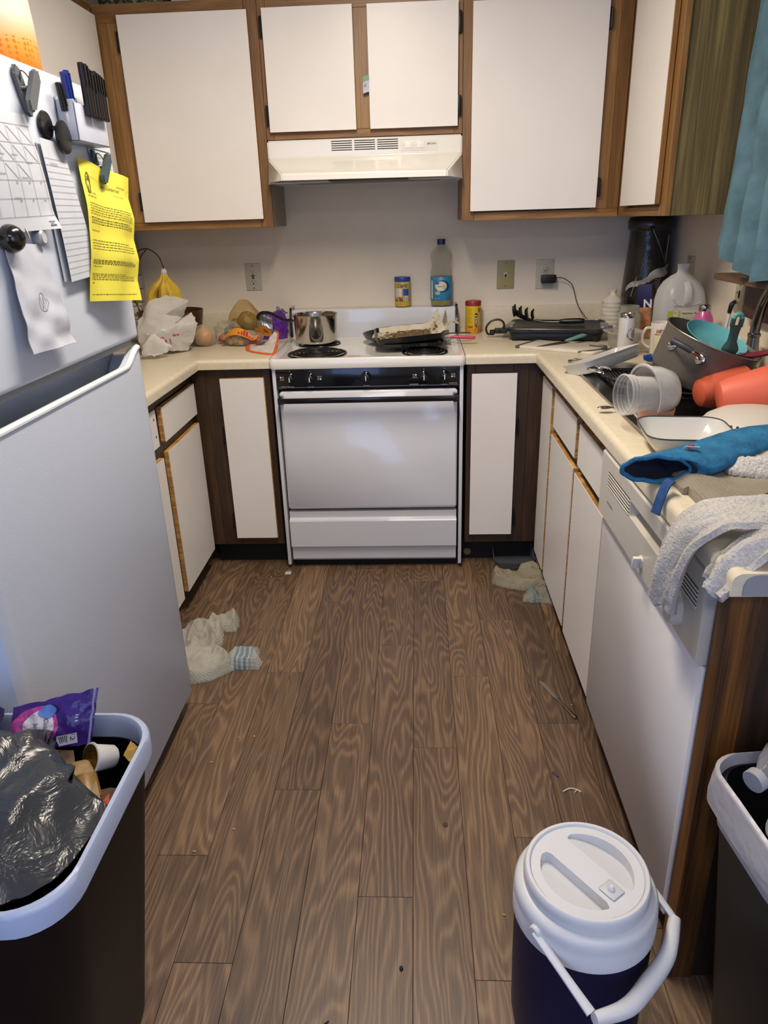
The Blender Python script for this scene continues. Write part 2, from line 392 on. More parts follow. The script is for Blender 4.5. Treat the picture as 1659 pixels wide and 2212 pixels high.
# ------------------------------------------------------------------ cabinets
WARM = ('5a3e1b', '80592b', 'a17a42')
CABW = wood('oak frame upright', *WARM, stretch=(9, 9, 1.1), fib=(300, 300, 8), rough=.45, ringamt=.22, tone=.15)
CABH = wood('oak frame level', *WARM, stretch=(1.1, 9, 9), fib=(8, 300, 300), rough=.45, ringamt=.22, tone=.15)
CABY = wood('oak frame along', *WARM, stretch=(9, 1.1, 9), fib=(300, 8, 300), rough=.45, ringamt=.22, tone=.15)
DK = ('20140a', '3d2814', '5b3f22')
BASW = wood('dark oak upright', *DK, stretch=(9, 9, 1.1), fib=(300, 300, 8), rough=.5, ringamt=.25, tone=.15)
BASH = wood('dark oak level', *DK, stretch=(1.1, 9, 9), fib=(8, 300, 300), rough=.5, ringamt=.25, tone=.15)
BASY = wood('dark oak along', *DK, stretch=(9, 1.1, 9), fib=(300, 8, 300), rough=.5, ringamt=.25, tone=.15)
OLIVE = wood('weathered side panel', '3c3216', '645530', '887749', stretch=(26, 26, 1.0), rings=14, fib=(160, 160, 3), rough=.6, bump=.4, ringamt=.35)
EDGE = wood('plywood edge', '8b6130', 'b58748', 'd2a765', stretch=(3, 3, 60), fib=(30, 30, 300), rough=.6, tone=.05)
LAM = mat('white laminate', 'e4dfd8', .38, var=.012, bump=.05, bs=700)
BLK = mat('black hardware', '17130f', .4, metal=.3, var=0)
TOEM = mat('black toe kick', '0d0a09', .7)
def hinge(parent, x, y, z):
    b = B(); b.box(x - .007, x + .007, y - .004, y + .006, z - .035, z + .035, .003).cyl((x + .004, y - .004, z - .03), (x + .004, y - .004, z + .03), .004, seg=8)
    b.obj('hinge', BLK, parent)
def door(parent, ax, pl, a0, a1, z0, z1, sg, name='door', label=None, edge=None, hx=None, hz=()):
    # ax 'y': front faces -y at plane pl; ax 'x': front faces sg*x
    T = .018; b = B()
    if ax == 'y': b.box(a0, a1, pl, pl + T, z0, z1, .0015, 1)
    else: b.box(min(pl, pl - sg * T), max(pl, pl - sg * T), a0, a1, z0, z1, .0015, 1)
    d = b.obj(name, edge or EDGE, parent, label=label)
    b = B()
    if ax == 'y': b.box(a0 + .001, a1 - .001, pl - .0012, pl + .001, z0 + .001, z1 - .001)
    else: b.box(min(pl + sg * .0012, pl - sg * .001), max(pl + sg * .0012, pl - sg * .001), a0 + .001, a1 - .001, z0 + .001, z1 - .001)
    b.obj('laminate', LAM, d, smooth=False)
    for z in hz: hinge(d, hx, pl + T * .4, z)
    return d
def pc(parent, name, m, *a): return B().box(*a, .001, 1).obj(name, m, parent, smooth=False)
UZ0, UZ1 = 1.392, 2.175
# upper left on back wall
t = thing('upper_cabinet', 'large upper cabinet left of the range hood with one white door', 'cabinet', (-.69, 0, UZ0))
t.location = (0, 0, 0)
pc(t, 'carcass', CABW, -.999, -.383, -.30, -.002, UZ0 + .004, UZ1)
pc(t, 'side_panel', mat('grey laminate side', '8d8378', .5), -.3825, -.381, -.30, -.002, UZ0, UZ1)
pc(t, 'stile', CABW, -.999, -.953, -.32, -.30, UZ0, UZ1 - .06); pc(t, 'stile', CABW, -.9525, -.895, -.32, -.30, UZ0 + .03, UZ1 - .06); pc(t, 'stile', CABW, -.43, -.381, -.32, -.30, UZ0, UZ1)
pc(t, 'rail', CABH, -.999, -.431, -.32, -.30, UZ1 - .0595, UZ1); pc(t, 'rail', CABH, -.9525, -.431, -.3195, -.30, UZ0, UZ0 + .0295)
door(t, 'y', -.34, -.903, -.415, 1.422, 2.136, 0, edge=CABH, hx=-.908, hz=(2.05, 1.50))
t = thing('upper_cabinet', 'short double-door upper cabinet directly above the range hood', 'cabinet')
pc(t, 'carcass', CABW, -.379, .379, -.30, -.002, 1.708, UZ1)
pc(t, 'stile', CABW, -.380, -.35, -.32, -.30, 1.706, UZ1); pc(t, 'stile', CABW, .35, .380, -.32, -.30, 1.706, UZ1); pc(t, 'stile', CABW, -.035, .035, -.3205, -.30, 1.735, 2.13)
pc(t, 'rail', CABH, -.3495, .3495, -.32, -.30, 1.706, 1.7345); pc(t, 'rail', CABH, -.3495, .3495, -.32, -.30, 2.1305, UZ1)
door(t, 'y', -.34, -.362, -.026, 1.730, 2.138, 0, edge=CABH, hx=-.367, hz=(2.08, 1.79), label='left white door')
door(t, 'y', -.34, .026, .362, 1.730, 2.136, 0, edge=CABH, hx=.367, hz=(2.07, 1.80), label='right white door')
t = thing('upper_cabinet', 'large upper cabinet right of the range hood with one white door', 'cabinet')
pc(t, 'carcass', CABW, .383, .998, -.30, -.002, UZ0 + .004, UZ1)
pc(t, 'stile', CABW, .381, .43, -.32, -.30, UZ0, UZ1); pc(t, 'stile', CABW, .89, .953, -.32, -.30, UZ0 + .03, UZ1); pc(t, 'stile', CABW, .9535, .999, -.32, -.30, UZ0 + .03, UZ1)
pc(t, 'rail', CABH, .4305, .999, -.3195, -.30, UZ0, UZ0 + .0295); pc(t, 'rail', CABH, .4305, .8895, -.32, -.30, 2.12, UZ1)
door(t, 'y', -.34, .413, .907, 1.426, 2.13, 0, edge=CABH, hx=.912, hz=(2.06, 1.50))
t = thing('upper_cabinet', 'side upper cabinet by the curtain with narrow white door and rough wood side', 'cabinet')
pc(t, 'carcass', CABW, 1.012, 1.299, -.884, -.002, UZ0 + .004, UZ1)
pc(t, 'stile', CABW, 1.0, 1.0115, -.455, -.322, UZ0 + .03, UZ1); pc(t, 'stile', CABW, 1.0, 1.019, -.90, -.84, UZ0, UZ1)
pc(t, 'rail', CABY, 1.0, 1.0115, -.8395, -.322, UZ0, UZ0 + .0295); pc(t, 'rail', CABY, 1.0, 1.0115, -.8395, -.4555, 2.14, UZ1)
pc(t, 'side_panel', OLIVE, 1.0195, 1.298, -.893, -.884, UZ0, UZ1)
door(t, 'x', .980, -.852, -.422, 1.428, 2.15, -1, edge=CABW)
t = thing('upper_cabinet', 'upper cabinet on the left wall above the refrigerator with white doors', 'cabinet')
pc(t, 'carcass', CABW, -1.299, -1.012, -1.56, -.002, UZ0 + .004, UZ1)
pc(t, 'rail', CABY, -1.0115, -1.0, -1.56, -.322, 2.115, UZ1); pc(t, 'rail', CABY, -1.0115, -1.0, -1.56, -.322, UZ0, UZ0 + .03)
pc(t, 'stile', CABW, -1.0115, -1.0, -.42, -.3225, UZ0 + .0305, 2.1145)
door(t, 'x', -.980, -.93, -.345, 1.418, 2.137, 1, edge=CABW, label='far white door'); door(t, 'x', -.980, -1.53, -.945, 1.418, 2.137, 1, edge=CABW, label='near white door')
# base cabinets, back run
FZ0, FZ1 = .105, .875
t = thing('base_cabinet', 'narrow base cabinet left of the range with one tall white door', 'cabinet')
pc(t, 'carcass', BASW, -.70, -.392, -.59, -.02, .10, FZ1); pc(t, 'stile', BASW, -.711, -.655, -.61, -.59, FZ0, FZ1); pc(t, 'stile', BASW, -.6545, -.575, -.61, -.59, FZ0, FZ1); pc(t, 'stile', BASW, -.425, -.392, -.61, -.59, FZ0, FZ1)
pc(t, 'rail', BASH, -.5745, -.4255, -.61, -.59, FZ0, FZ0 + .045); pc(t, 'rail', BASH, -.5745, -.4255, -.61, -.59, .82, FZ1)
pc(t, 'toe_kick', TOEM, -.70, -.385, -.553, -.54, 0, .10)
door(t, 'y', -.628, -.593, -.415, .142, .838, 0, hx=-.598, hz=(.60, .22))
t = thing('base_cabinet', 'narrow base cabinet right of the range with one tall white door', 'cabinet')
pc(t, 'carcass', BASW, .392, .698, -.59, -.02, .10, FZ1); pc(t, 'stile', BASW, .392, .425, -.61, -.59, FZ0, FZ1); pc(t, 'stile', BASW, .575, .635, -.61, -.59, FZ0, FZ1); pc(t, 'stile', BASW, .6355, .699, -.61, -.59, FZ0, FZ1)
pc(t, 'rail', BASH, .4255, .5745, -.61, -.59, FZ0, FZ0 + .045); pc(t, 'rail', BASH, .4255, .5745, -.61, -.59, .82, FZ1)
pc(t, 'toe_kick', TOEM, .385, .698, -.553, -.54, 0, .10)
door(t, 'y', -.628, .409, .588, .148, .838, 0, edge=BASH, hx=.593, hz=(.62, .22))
b = B(); b.cyl((.408, -.553, .035), (.408, -.558, .035), .016, seg=20); b.cyl((.408, -.558, .035), (.408, -.562, .035), .013, seg=20)
tag(b.obj('door_bumper', mat('pale rubber', '6d6a52', .6)), 'small round pale disc on the toe kick right of the range', 'bumper')
# left run
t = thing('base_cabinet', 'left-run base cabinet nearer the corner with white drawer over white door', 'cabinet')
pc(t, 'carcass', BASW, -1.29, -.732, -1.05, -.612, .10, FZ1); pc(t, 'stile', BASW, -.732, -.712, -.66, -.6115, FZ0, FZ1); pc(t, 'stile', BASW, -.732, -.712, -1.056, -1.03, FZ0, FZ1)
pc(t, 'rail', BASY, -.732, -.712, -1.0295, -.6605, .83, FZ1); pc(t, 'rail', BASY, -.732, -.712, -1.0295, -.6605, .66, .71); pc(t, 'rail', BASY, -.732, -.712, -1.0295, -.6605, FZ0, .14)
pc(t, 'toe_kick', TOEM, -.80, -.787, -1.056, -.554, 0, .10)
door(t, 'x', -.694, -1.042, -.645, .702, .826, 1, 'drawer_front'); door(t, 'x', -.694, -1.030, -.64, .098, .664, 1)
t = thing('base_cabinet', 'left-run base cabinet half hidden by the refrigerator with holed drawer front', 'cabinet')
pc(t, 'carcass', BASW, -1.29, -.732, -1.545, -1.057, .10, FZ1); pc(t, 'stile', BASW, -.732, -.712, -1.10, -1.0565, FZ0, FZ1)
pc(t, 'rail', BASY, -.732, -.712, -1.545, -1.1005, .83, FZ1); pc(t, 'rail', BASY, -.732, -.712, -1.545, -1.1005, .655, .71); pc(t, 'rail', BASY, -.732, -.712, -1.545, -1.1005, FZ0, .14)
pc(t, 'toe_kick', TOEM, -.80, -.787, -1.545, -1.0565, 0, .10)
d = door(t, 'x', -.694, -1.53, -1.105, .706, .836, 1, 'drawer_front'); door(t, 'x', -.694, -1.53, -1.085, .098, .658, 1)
for z in (.745, .805): B().cyl((-.6928, -1.128, z), (-.6924, -1.128, z), .0045, seg=12).obj('screw_hole', INK, d)
# right run (sink base)
t = thing('sink_base_cabinet', 'right-run sink base cabinet with two drawer fronts over two white doors', 'cabinet')
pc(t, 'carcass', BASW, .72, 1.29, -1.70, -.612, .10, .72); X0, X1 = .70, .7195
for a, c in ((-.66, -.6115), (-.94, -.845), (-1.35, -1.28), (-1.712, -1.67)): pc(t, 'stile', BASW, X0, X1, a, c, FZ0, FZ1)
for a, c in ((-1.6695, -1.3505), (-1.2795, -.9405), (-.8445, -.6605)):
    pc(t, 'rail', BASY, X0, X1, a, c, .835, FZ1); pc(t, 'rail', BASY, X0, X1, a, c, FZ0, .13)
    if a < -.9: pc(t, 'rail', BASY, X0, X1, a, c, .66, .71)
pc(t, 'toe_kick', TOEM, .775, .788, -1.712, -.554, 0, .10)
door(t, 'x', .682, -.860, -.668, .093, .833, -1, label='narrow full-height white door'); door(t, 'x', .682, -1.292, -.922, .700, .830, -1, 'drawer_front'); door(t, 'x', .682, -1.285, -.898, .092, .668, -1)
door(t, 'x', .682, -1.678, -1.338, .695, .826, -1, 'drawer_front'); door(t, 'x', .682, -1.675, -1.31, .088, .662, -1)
# end panel beside dishwasher
t = thing('end_panel', 'dark brown panel closing the counter run beside the dishwasher', 'panel')
pc(t, 'edge_board', wood('orange oak edge', '2e1a08', '5c380f', '7e4f1c', stretch=(9, 9, .8), fib=(260, 260, 5), rough=.5), .672, .722, -2.462, -2.42, 0, FZ1)
pc(t, 'board', wood('old brown panel', '1d120a', '38230f', '4e3417', stretch=(9, 9, .6), fib=(180, 180, 4), rough=.55), .7225, 1.299, -2.458, -2.43, 0, FZ1)

# ------------------------------------------------------------------ countertops
CT = mat('cream laminate counter', 'd4c9b0', .33, var=.035, vs=60)
def slab(xs, ys, inside, z0, z1, bevsel, r=.016):
    bm = bmesh.new(); V = {}
    def v(i, j):
        if (i, j) not in V: V[(i, j)] = bm.verts.new((xs[i], ys[j], z1))
        return V[(i, j)]
    fs = [bm.faces.new((v(i, j), v(i + 1, j), v(i + 1, j + 1), v(i, j + 1))) for i in range(len(xs) - 1) for j in range(len(ys) - 1) if inside((xs[i] + xs[i + 1]) / 2, (ys[j] + ys[j + 1]) / 2)]
    r_ = bmesh.ops.extrude_face_region(bm, geom=fs); nv = [g for g in r_['geom'] if isinstance(g, bmesh.types.BMVert)]
    bmesh.ops.translate(bm, vec=(0, 0, z0 - z1), verts=nv); bmesh.ops.recalc_face_normals(bm, faces=bm.faces)
    es = [e for e in bm.edges if all(abs(q.co.z - z1) < 1e-5 for q in e.verts) and bevsel(e.verts[0].co, e.verts[1].co)]
    bmesh.ops.bevel(bm, geom=es, offset=r, segments=5, affect='EDGES', profile=.5)
    b = B(); b.bm.free(); b.bm = bm; return b
t = thing('countertop', 'cream laminate L-shaped worktop left of the range', 'countertop')
fr = lambda a, c: (abs(a.y + .638) < 1e-4 and abs(c.y + .638) < 1e-4) or (abs(a.x + .667) < 1e-4 and abs(c.x + .667) < 1e-4)
slab([-1.297, -.667, -.384], [-1.555, -.638, -.022], lambda x, y: x < -.667 or y > -.638, .876, .914, fr).obj('worktop', CT, t)
B().box(-1.297, -.384, -.021, -.001, .90, 1.022, .006).obj('backsplash', CT, t); B().box(-1.299, -1.279, -1.55, -.0225, .9145, 1.022, .006).obj('backsplash', CT, t)
t = thing('countertop', 'cream laminate L-shaped worktop right of the range with the sink cut-out', 'countertop')
fr = lambda a, c: (abs(a.y + .638) < 1e-4 and abs(c.y + .638) < 1e-4) or (abs(a.x - .655) < 1e-4 and abs(c.x - .655) < 1e-4)
slab([.384, .655, .75, 1.245, 1.297], [-2.495, -1.80, -.965, -.638, -.022], lambda x, y: (y > -.638 or x > .655) and not (.75 < x < 1.245 and -1.80 < y < -.965), .876, .914, fr).obj('worktop', CT, t)
B().box(.384, 1.297, -.021, -.001, .90, 1.022, .006).obj('backsplash', CT, t); B().box(1.279, 1.299, -2.49, -.0225, .9145, 1.0, .006).obj('backsplash', CT, t)
b = B(); b.prism([(.672, .878), (.672, .895), (.676, .905), (.684, .9105), (.694, .9125), (1.29, .9125), (1.29, .878)], 0, .0015, mtx=Matrix(((1, 0, 0, 0), (0, 0, -1, -2.4953), (0, 1, 0, 0), (0, 0, 0, 1))))
b.obj('end_cap', mat('grey end cap', '8f9094', .5), t)
# ------------------------------------------------------------------ sink
STEEL = mat('brushed steel', '8d8a85', .28, metal=1, var=.12, vs=12, stretch=(4, 1, 1), bump=.05, bs=300)
CHR = mat('chrome', 'c9c9cb', .12, metal=1, var=0)
t = thing('kitchen_sink', 'stainless steel double basin sink set in the right worktop', 'sink')
sb = slab([.728, .775, 1.175, 1.262], [-1.818, -1.775, -1.40, -1.37, -.99, -.945], lambda x, y: not (.775 < x < 1.175 and (-1.775 < y < -1.40 or -1.37 < y < -.99)), .9145, .9195, lambda a, c: abs(a.x - c.x) > 1 , .003)
sb.obj('rim', STEEL, t)
for y0, y1 in ((-1.775, -1.40), (-1.37, -.99)):
    c = (.975, (y0 + y1) / 2); hx, hy = .20, (y1 - y0) / 2; b = B()
    b.loft([rrect(hx - k * .02, hy - k * .02, .04 + .02 * (k > .9), z, c, 5) for k, z in ((0, .9145), (.3, .84), (.8, .765), (1, .75))] + [rrect(.03, .03, .0299, .745, c, 5)], False, True)
    b.obj('basin', STEEL, t, recalc=False)
b = B(); b.tube([(.735, -1.81, .9195), (1.25, -1.815, .9195)], .0028, sub=1).tube([(.731, -.955, .9195), (.731, -1.80, .9195)], .0028, sub=1).obj('rolled_edge', CHR, t)
# faucet
t = thing('faucet', 'brushed metal gooseneck faucet rising behind the pots at the right edge', 'faucet', (1.235, -1.15, .9195))
B().lathe([(.032, 0), (.03, .012), (.02, .03), (.0185, .06)], seg=24).obj('base', STEEL, t)
B().lathe([(.026, .055), (.026, .062), (.019, .085), (.0165, .12), (.019, .122), (.019, .13), (.016, .132)], seg=24).obj('collar', STEEL, t)
B().tube([(0, 0, .06), (0, 0, .12), (.0, -.006, .17), (-.003, -.04, .235), (-.012, -.11, .29), (-.03, -.19, .29), (-.045, -.24, .25), (-.05, -.255, .19)], [.0155, .0135, .0125], sub=8, seg=16).obj('neck', STEEL, t)
B().cyl((-.05, -.255, .195), (-.052, -.26, .13), .017, .019).obj('spray_head', STEEL, t)

# ------------------------------------------------------------------ range hood
ENAM = mat('white enamel gloss', 'e2dfd6', .22, var=0, coat=.3)
t = thing('range_hood', 'white metal range hood mounted under the short upper cabinet', 'hood', (0, -.33, 1.545))
def hp(x, y, z): return (x, y, z - 1.545)
b = B(); bm = b.bm
P_ = [hp(*p) for p in ((-.38, .0, 1.703), (.38, .0, 1.703), (.38, .0, 1.64), (-.38, .0, 1.64), (-.304, -.17, 1.576), (.316, -.17, 1.570), (.316, -.172, 1.55), (-.304, -.172, 1.553), (-.38, -.035, 1.552), (.38, -.035, 1.549), (-.38, .32, 1.703), (.38, .32, 1.703), (-.38, .32, 1.552), (.38, .32, 1.549))]
v = [bm.verts.new(p) for p in P_]
for f in ((0, 1, 2, 3), (3, 2, 5, 4), (4, 5, 6, 7), (4, 7, 8, 3), (2, 9, 6, 5), (0, 3, 8, 12, 10), (1, 11, 13, 9, 2), (0, 10, 11, 1), (10, 12, 13, 11)): bm.faces.new([v[i] for i in f])
bmesh.ops.recalc_face_normals(bm, faces=bm.faces)
bmesh.ops.bevel(bm, geom=[e for e in bm.edges if len(e.link_faces) == 2 and e.calc_face_angle(0) > .3], offset=.005, segments=3, affect='EDGES')
b.obj('canopy', ENAM, t, recalc=False)
b = B(); b.box(-.30, .30, -.165, .30, .010, .014).obj('underside', mat('hood underside grey', '8d8a80', .5), t)
b = B(); b.box(-.13, .17, -.155, -.02, .001, .009, .002).obj('filter', mat('grease filter', '4a4436', .4, metal=.6, bump=.5, bs=300), t)
b = B(); b.box(-.38, .38, -.006, .0, -.003, .0).xf(Matrix.Translation((0, -.03, .006))).obj('lower_flange', ENAM, t)
for k in range(3):
    for j in range(5):
        x0 = -.128 + k * .0895; z0 = 1.692 - j * .0078; B().box(x0, x0 + .081, -.0006, .001, z0 - 1.545, z0 + .0032 - 1.545).obj('vent_slot', mat('slot black', '0c0b0a', .8, var=0), t, smooth=False)
b = B(); b.box(.143, .285, -.0012, .001, .106, .143, .0008).obj('switch_plate', mat('hood plate', 'dedad0', .35), t)
for x in (.172, .219):
    b = B(); b.box(x - .014, x + .014, -.0035, 0, .116, .136, .0015).obj('switch', mat('switch white', 'ece8de', .3), t)
Print().text('BROAN', .245, .126, .007, bold=.01).obj('print', GINK, t, planemap((0, -.0012, 0), (1, 0, 0), (0, 0, 1)))

# ------------------------------------------------------------------ range
RW = mat('range white enamel', 'cfd0d4', .18, var=.01, coat=.4, vs=3)
RB = mat('range black gloss', '0b0b0c', .18, var=0, coat=.4)
t = thing('electric_range', 'white freestanding electric range with coil burners and black control panel', 'range')
for s in (-1, 1):
    B().box(s * .362, s * .376, -.645, -.02, .02, .874, .002).obj('side_panel', RW, t)
B().box(-.3615, .3615, -.60, -.03, .03, .872).obj('oven_body', mat('dark cavity', '0e0d0d', .7), t)
B().box(-.355, .355, -.605, -.58, .0, .04).obj('toe_kick', TOEM, t)
# cooktop with stains
CTM = NT('cooktop enamel'); vec = CTM.co(); c1 = hexc('e3dfd6'); CTM.b.inputs['Roughness'].default_value = .16; CTM.b.inputs['Coat Weight'].default_value = .4
sx = CTM.n('ShaderNodeSeparateXYZ'); CTM.l(vec, sx.inputs[0])
def spot(cx, cy, rx, ry):
    a = CTM.math('DIVIDE', CTM.math('SUBTRACT', sx.outputs[0], cx), rx); c = CTM.math('DIVIDE', CTM.math('SUBTRACT', sx.outputs[1], cy), ry)
    return CTM.math('SUBTRACT', 1.0, CTM.math('ADD', CTM.math('MULTIPLY', a, a), CTM.math('MULTIPLY', c, c)))
sp = CTM.math('MAXIMUM', spot(-.055, -.585, .045, .028), spot(-.09, -.63, .02, .012)); sp = CTM.math('MAXIMUM', sp, spot(.12, -.47, .02, .02))
f = CTM.math('SUBTRACT', CTM.math('ADD', CTM.math('MAXIMUM', sp, -.3), CTM.math('MULTIPLY', CTM.noise(vec, 90, 3), 1.1)), .95)
col = CTM.mix(CTM.ramp(f, [(0, (0, 0, 0, 1)), (.25, (1, 1, 1, 1))]), c1, hexc('c08a4a'))
col = CTM.mix(CTM.ramp(CTM.noise(vec, 160, 2), [(.74, (0, 0, 0, 1)), (.78, (1, 1, 1, 1))]), col, hexc('6a5340'))
CTM.l(col, CTM.b.inputs['Base Color'])
b = B(); cy = -.3475
b.loft([rrect(.381, .3125, .02, .8755, (0, cy)), rrect(.383, .3145, .02, .88, (0, cy)), rrect(.383, .3145, .02, .908, (0, cy)), rrect(.379, .3105, .02, .9155, (0, cy)), rrect(.368, .299, .02, .9165, (0, cy)), rrect(.352, .283, .02, .909, (0, cy))])
b.obj('cooktop', CTM.m, t)
B().box(-.372, .372, -.095, -.003, .905, 1.034, .004).obj('backguard', RW, t)
for s in (-1, 1):
    B().prism([(-.105, .900), (-.102, 1.03), (-.090, 1.045), (-.003, 1.045), (-.003, .900)], s * .372, s * .381, mtx=Matrix(((0, 0, 1, 0), (1, 0, 0, 0), (0, 1, 0, 0), (0, 0, 0, 1)))).obj('end_cap', RB, t)
DRIP = mat('drip bowl', '3b3a39', .22, metal=.9, var=.2, vs=40); COIL = mat('coil element', '141312', .45, metal=.3, var=.1)
for (x, y, R, n) in ((-.207, -.528, .115, 5), (.228, -.542, .088, 4), (-.228, -.275, .088, 4), (.205, -.27, .115, 5)):
    bb = B().lathe([(R * .25, .902), (R * .9, .908), (R * .985, .9125), (R * 1.03, .9155), (R * 1.05, .9125)], (x, y, 0), 40, cap0=True, cap1=False).obj('drip_bowl', DRIP, t)
    pts = [(x + (R * .2 + R * .72 * k / (n * 20)) * math.cos(k * PI / 10), y + (R * .2 + R * .72 * k / (n * 20)) * math.sin(k * PI / 10), .919) for k in range(n * 20 + 1)]
    B().tube(pts, .0042, seg=8, sub=1).obj('coil', COIL, bb)
# control panel
cp = B().box(-.3615, .3615, -.643, -.60, .792, .872, .003).obj('control_panel', RB, t)
B().box(-.355, .355, -.6445, -.643, .7985, .8005).obj('trim_strip', mat('dull chrome', '9a9a98', .3, metal=.8, var=0), t)
WH = mat('white print', 'd8d8d6', .6, var=0)
pm = planemap((0, -.6432, 0), (1, 0, 0), (0, 0, 1)); pr = Print()
for k, (x, z) in enumerate(((-.305, .838), (-.226, .837), (-.005, .838), (.222, .836), (.302, .837))):
    kb = B().lathe([(.021, 0), (.020, .006), (.016, .009), (.0145, .022), (.012, .024)], (x, -.643, z), 24, (0, -1, 0)).obj('knob', RB, t)
    B().box(x - .0018, x + .0018, -.668, -.6669, z - .012, z + .006).obj('pointer', WH, kb, smooth=False)
    pr.disc(x, z + .0265, .0018); pr.rect(x - .012, z - .036, x + .012, z - .0345)
for (x, q) in ((-.338, 0), (-.189, 3), (.186, 1), (.336, 2)):
    for i in range(4):
        cx, cz = x + (i % 2) * .009 - .0045, .841 - (i // 2) * .009
        (pr.disc(cx, cz, .0034) if i == q else pr.ring(cx, cz, .003, .003, .0008))
pr.rect(-.345, .8035, -.31, .8048).rect(.165, .8035, .2, .8048).rect(.32, .805, .352, .8062)
pr.obj('print', WH, cp, pm)
# oven door, handle, drawer
od = B().loft([[(x, y, z) for x, y, z in r] for r in ([(a, -.615, c) for a, c in ((-.353, .283), (.353, .283), (.353, .784), (-.353, .784))],)][0:0] or [[(p[0], -.615, p[1] + .5335) for p in rrect(.353, .2505, .012)], [(p[0], -.645, p[1] + .5335) for p in rrect(.353, .2505, .012)], [(p[0], -.650, p[1] + .5335) for p in rrect(.348, .2455, .010)]]).obj('oven_door', RW, t)
h = B().box(-.352, .352, -.705, -.683, .748, .768, .004).obj('handle', RB, od)
for s in (-1, 1): B().box(s * .352, s * .334, -.70, -.648, .744, .772, .004).obj('handle_post', RB, od)
prof = [(-.61, .268), (-.643, .268), (-.640, .240), (-.655, .234), (-.658, .228), (-.658, .112), (-.652, .106), (-.640, .098), (-.640, .048), (-.632, .038), (-.61, .038)]
B().prism([(y, z) for y, z in prof], -.353, .353, mtx=Matrix(((0, 0, 1, 0), (1, 0, 0, 0), (0, 1, 0, 0), (0, 0, 0, 1)))).obj('storage_drawer', RW, t, ang=25)

# ------------------------------------------------------------------ outlets and switches
IV = mat('ivory plate', 'b9b093', .4, var=.03); IVW = mat('pale plate', 'b8b2a0', .4, var=.02)
def plate(name, label, cat, loc, rotz, m, w=.0715, h=.117):
    t = thing(name, label, cat, loc, (0, 0, rotz)); B().box(-w / 2, w / 2, -.006, 0, -h / 2, h / 2, .003).obj('cover_plate', m, t); return t
def screw(t, z): B().cyl((0, -.006, z), (0, -.0072, z), .0034, seg=10).obj('screw', mat('screw metal', '6f6653', .3, metal=.8, var=0), t)
def slots(pr, x, z, s=1):
    pr.rect(x - .0075, z - .004, x - .0055, z + .005).rect(x + .005, z - .004, x + .0068, z + .005).disc(x, z - .0105 * s, .0028, .003)
pm0 = planemap((0, 0, 0), (1, 0, 0), (0, 0, 1)); SL = mat('slot dark', '15110d', .8, var=0)
t = plate('gfci_outlet', 'ivory ground-fault outlet on the wall left of the range', 'outlet', (-.552, -.0005, 1.178), 0, IVW)
b = B().box(-.0165, .0165, -.009, -.006, -.033, .033, .0015).obj('receptacle', IVW, t); screw(t, .049); screw(t, -.049)
pr = Print(); slots(pr, 0, .024); slots(pr, 0, -.018); pr.rect(-.008, .002, .008, .008).rect(-.006, -.007, .006, -.001); pr.obj('print', SL, b, pm0, lift=.0092)
t = plate('phone_jack', 'yellowed wall plate with a phone jack above the griddle', 'outlet', (.602, -.0005, 1.159), 0, mat('yellowed plate', '9c9064', .4, var=.06), .078, .122)
b = B().box(-.008, .008, -.0075, -.006, -.012, .011, .001).obj('jack', IVW, t); Print().rect(-.005, -.010, .005, -.001).rect(-.002, 0, .002, .004).obj('print', SL, b, pm0, lift=.0077); screw(t, .05); screw(t, -.05)
t = plate('duplex_outlet', 'pale duplex outlet with a black charger plugged in', 'outlet', (.778, -.0005, 1.157), 0, IVW, .08, .126)
for z in (.022, -.02):
    b = B().lathe([(.0165, 0), (.0165, .003), (.015, .004)], (0, -.006, z), 24, (0, -1, 0)).obj('receptacle', IVW, t); pr = Print(); slots(pr, 0, z + .002, .9); pr.obj('print', SL, b, pm0, lift=.0105)
t = thing('phone_charger', 'black plug-in charger in the outlet with a thin black cord', 'charger', (.795, -.012, 1.137))
B().box(-.036, .03, -.034, .001, -.018, .018, .006).obj('plug_body', mat('charger black', '141211', .4), t)
B().tube([(.03, -.018, .002), (.045, -.018, .004), (.07, -.02, -.002), (.105, -.02, -.03), (.118, -.02, -.07), (.135, -.03, -.12), (.17, -.05, -.17), (.185, -.075, -.185), (.19, -.08, -.19)], .0018, seg=6).obj('cord', mat('charger black', '141211', .4), t)
t = plate('wall_outlet', 'ivory wall outlet plate shadowed in the corner behind the milk jug', 'outlet', (1.2995, -.36, 1.178), PI / 2, IV); t.rotation_euler = (0, 0, -PI / 2)
screw(t, .049); b = B().box(-.0165, .0165, -.009, -.006, -.033, .033, .0015).obj('receptacle', IV, t); pr = Print(); slots(pr, 0, .02); slots(pr, 0, -.018); pr.obj('print', SL, b, pm0, lift=.0092)
t = plate('wall_switch', 'ivory toggle light switch on the wall beneath the window sill', 'switch', (1.2995, -.862, 1.137), PI / 2, IV); t.rotation_euler = (0, 0, -PI / 2)
b = B().box(-.005, .005, -.0075, -.006, -.012, .012).obj('slot', SL, t); B().box(-.0042, .0042, -.0065, .0, -.003, .003, .001).xf(Matrix.Translation((0, -.012, .005)) @ Matrix.Rotation(-.5, 4, 'X')).obj('toggle', IV, t); screw(t, .03); screw(t, -.03)

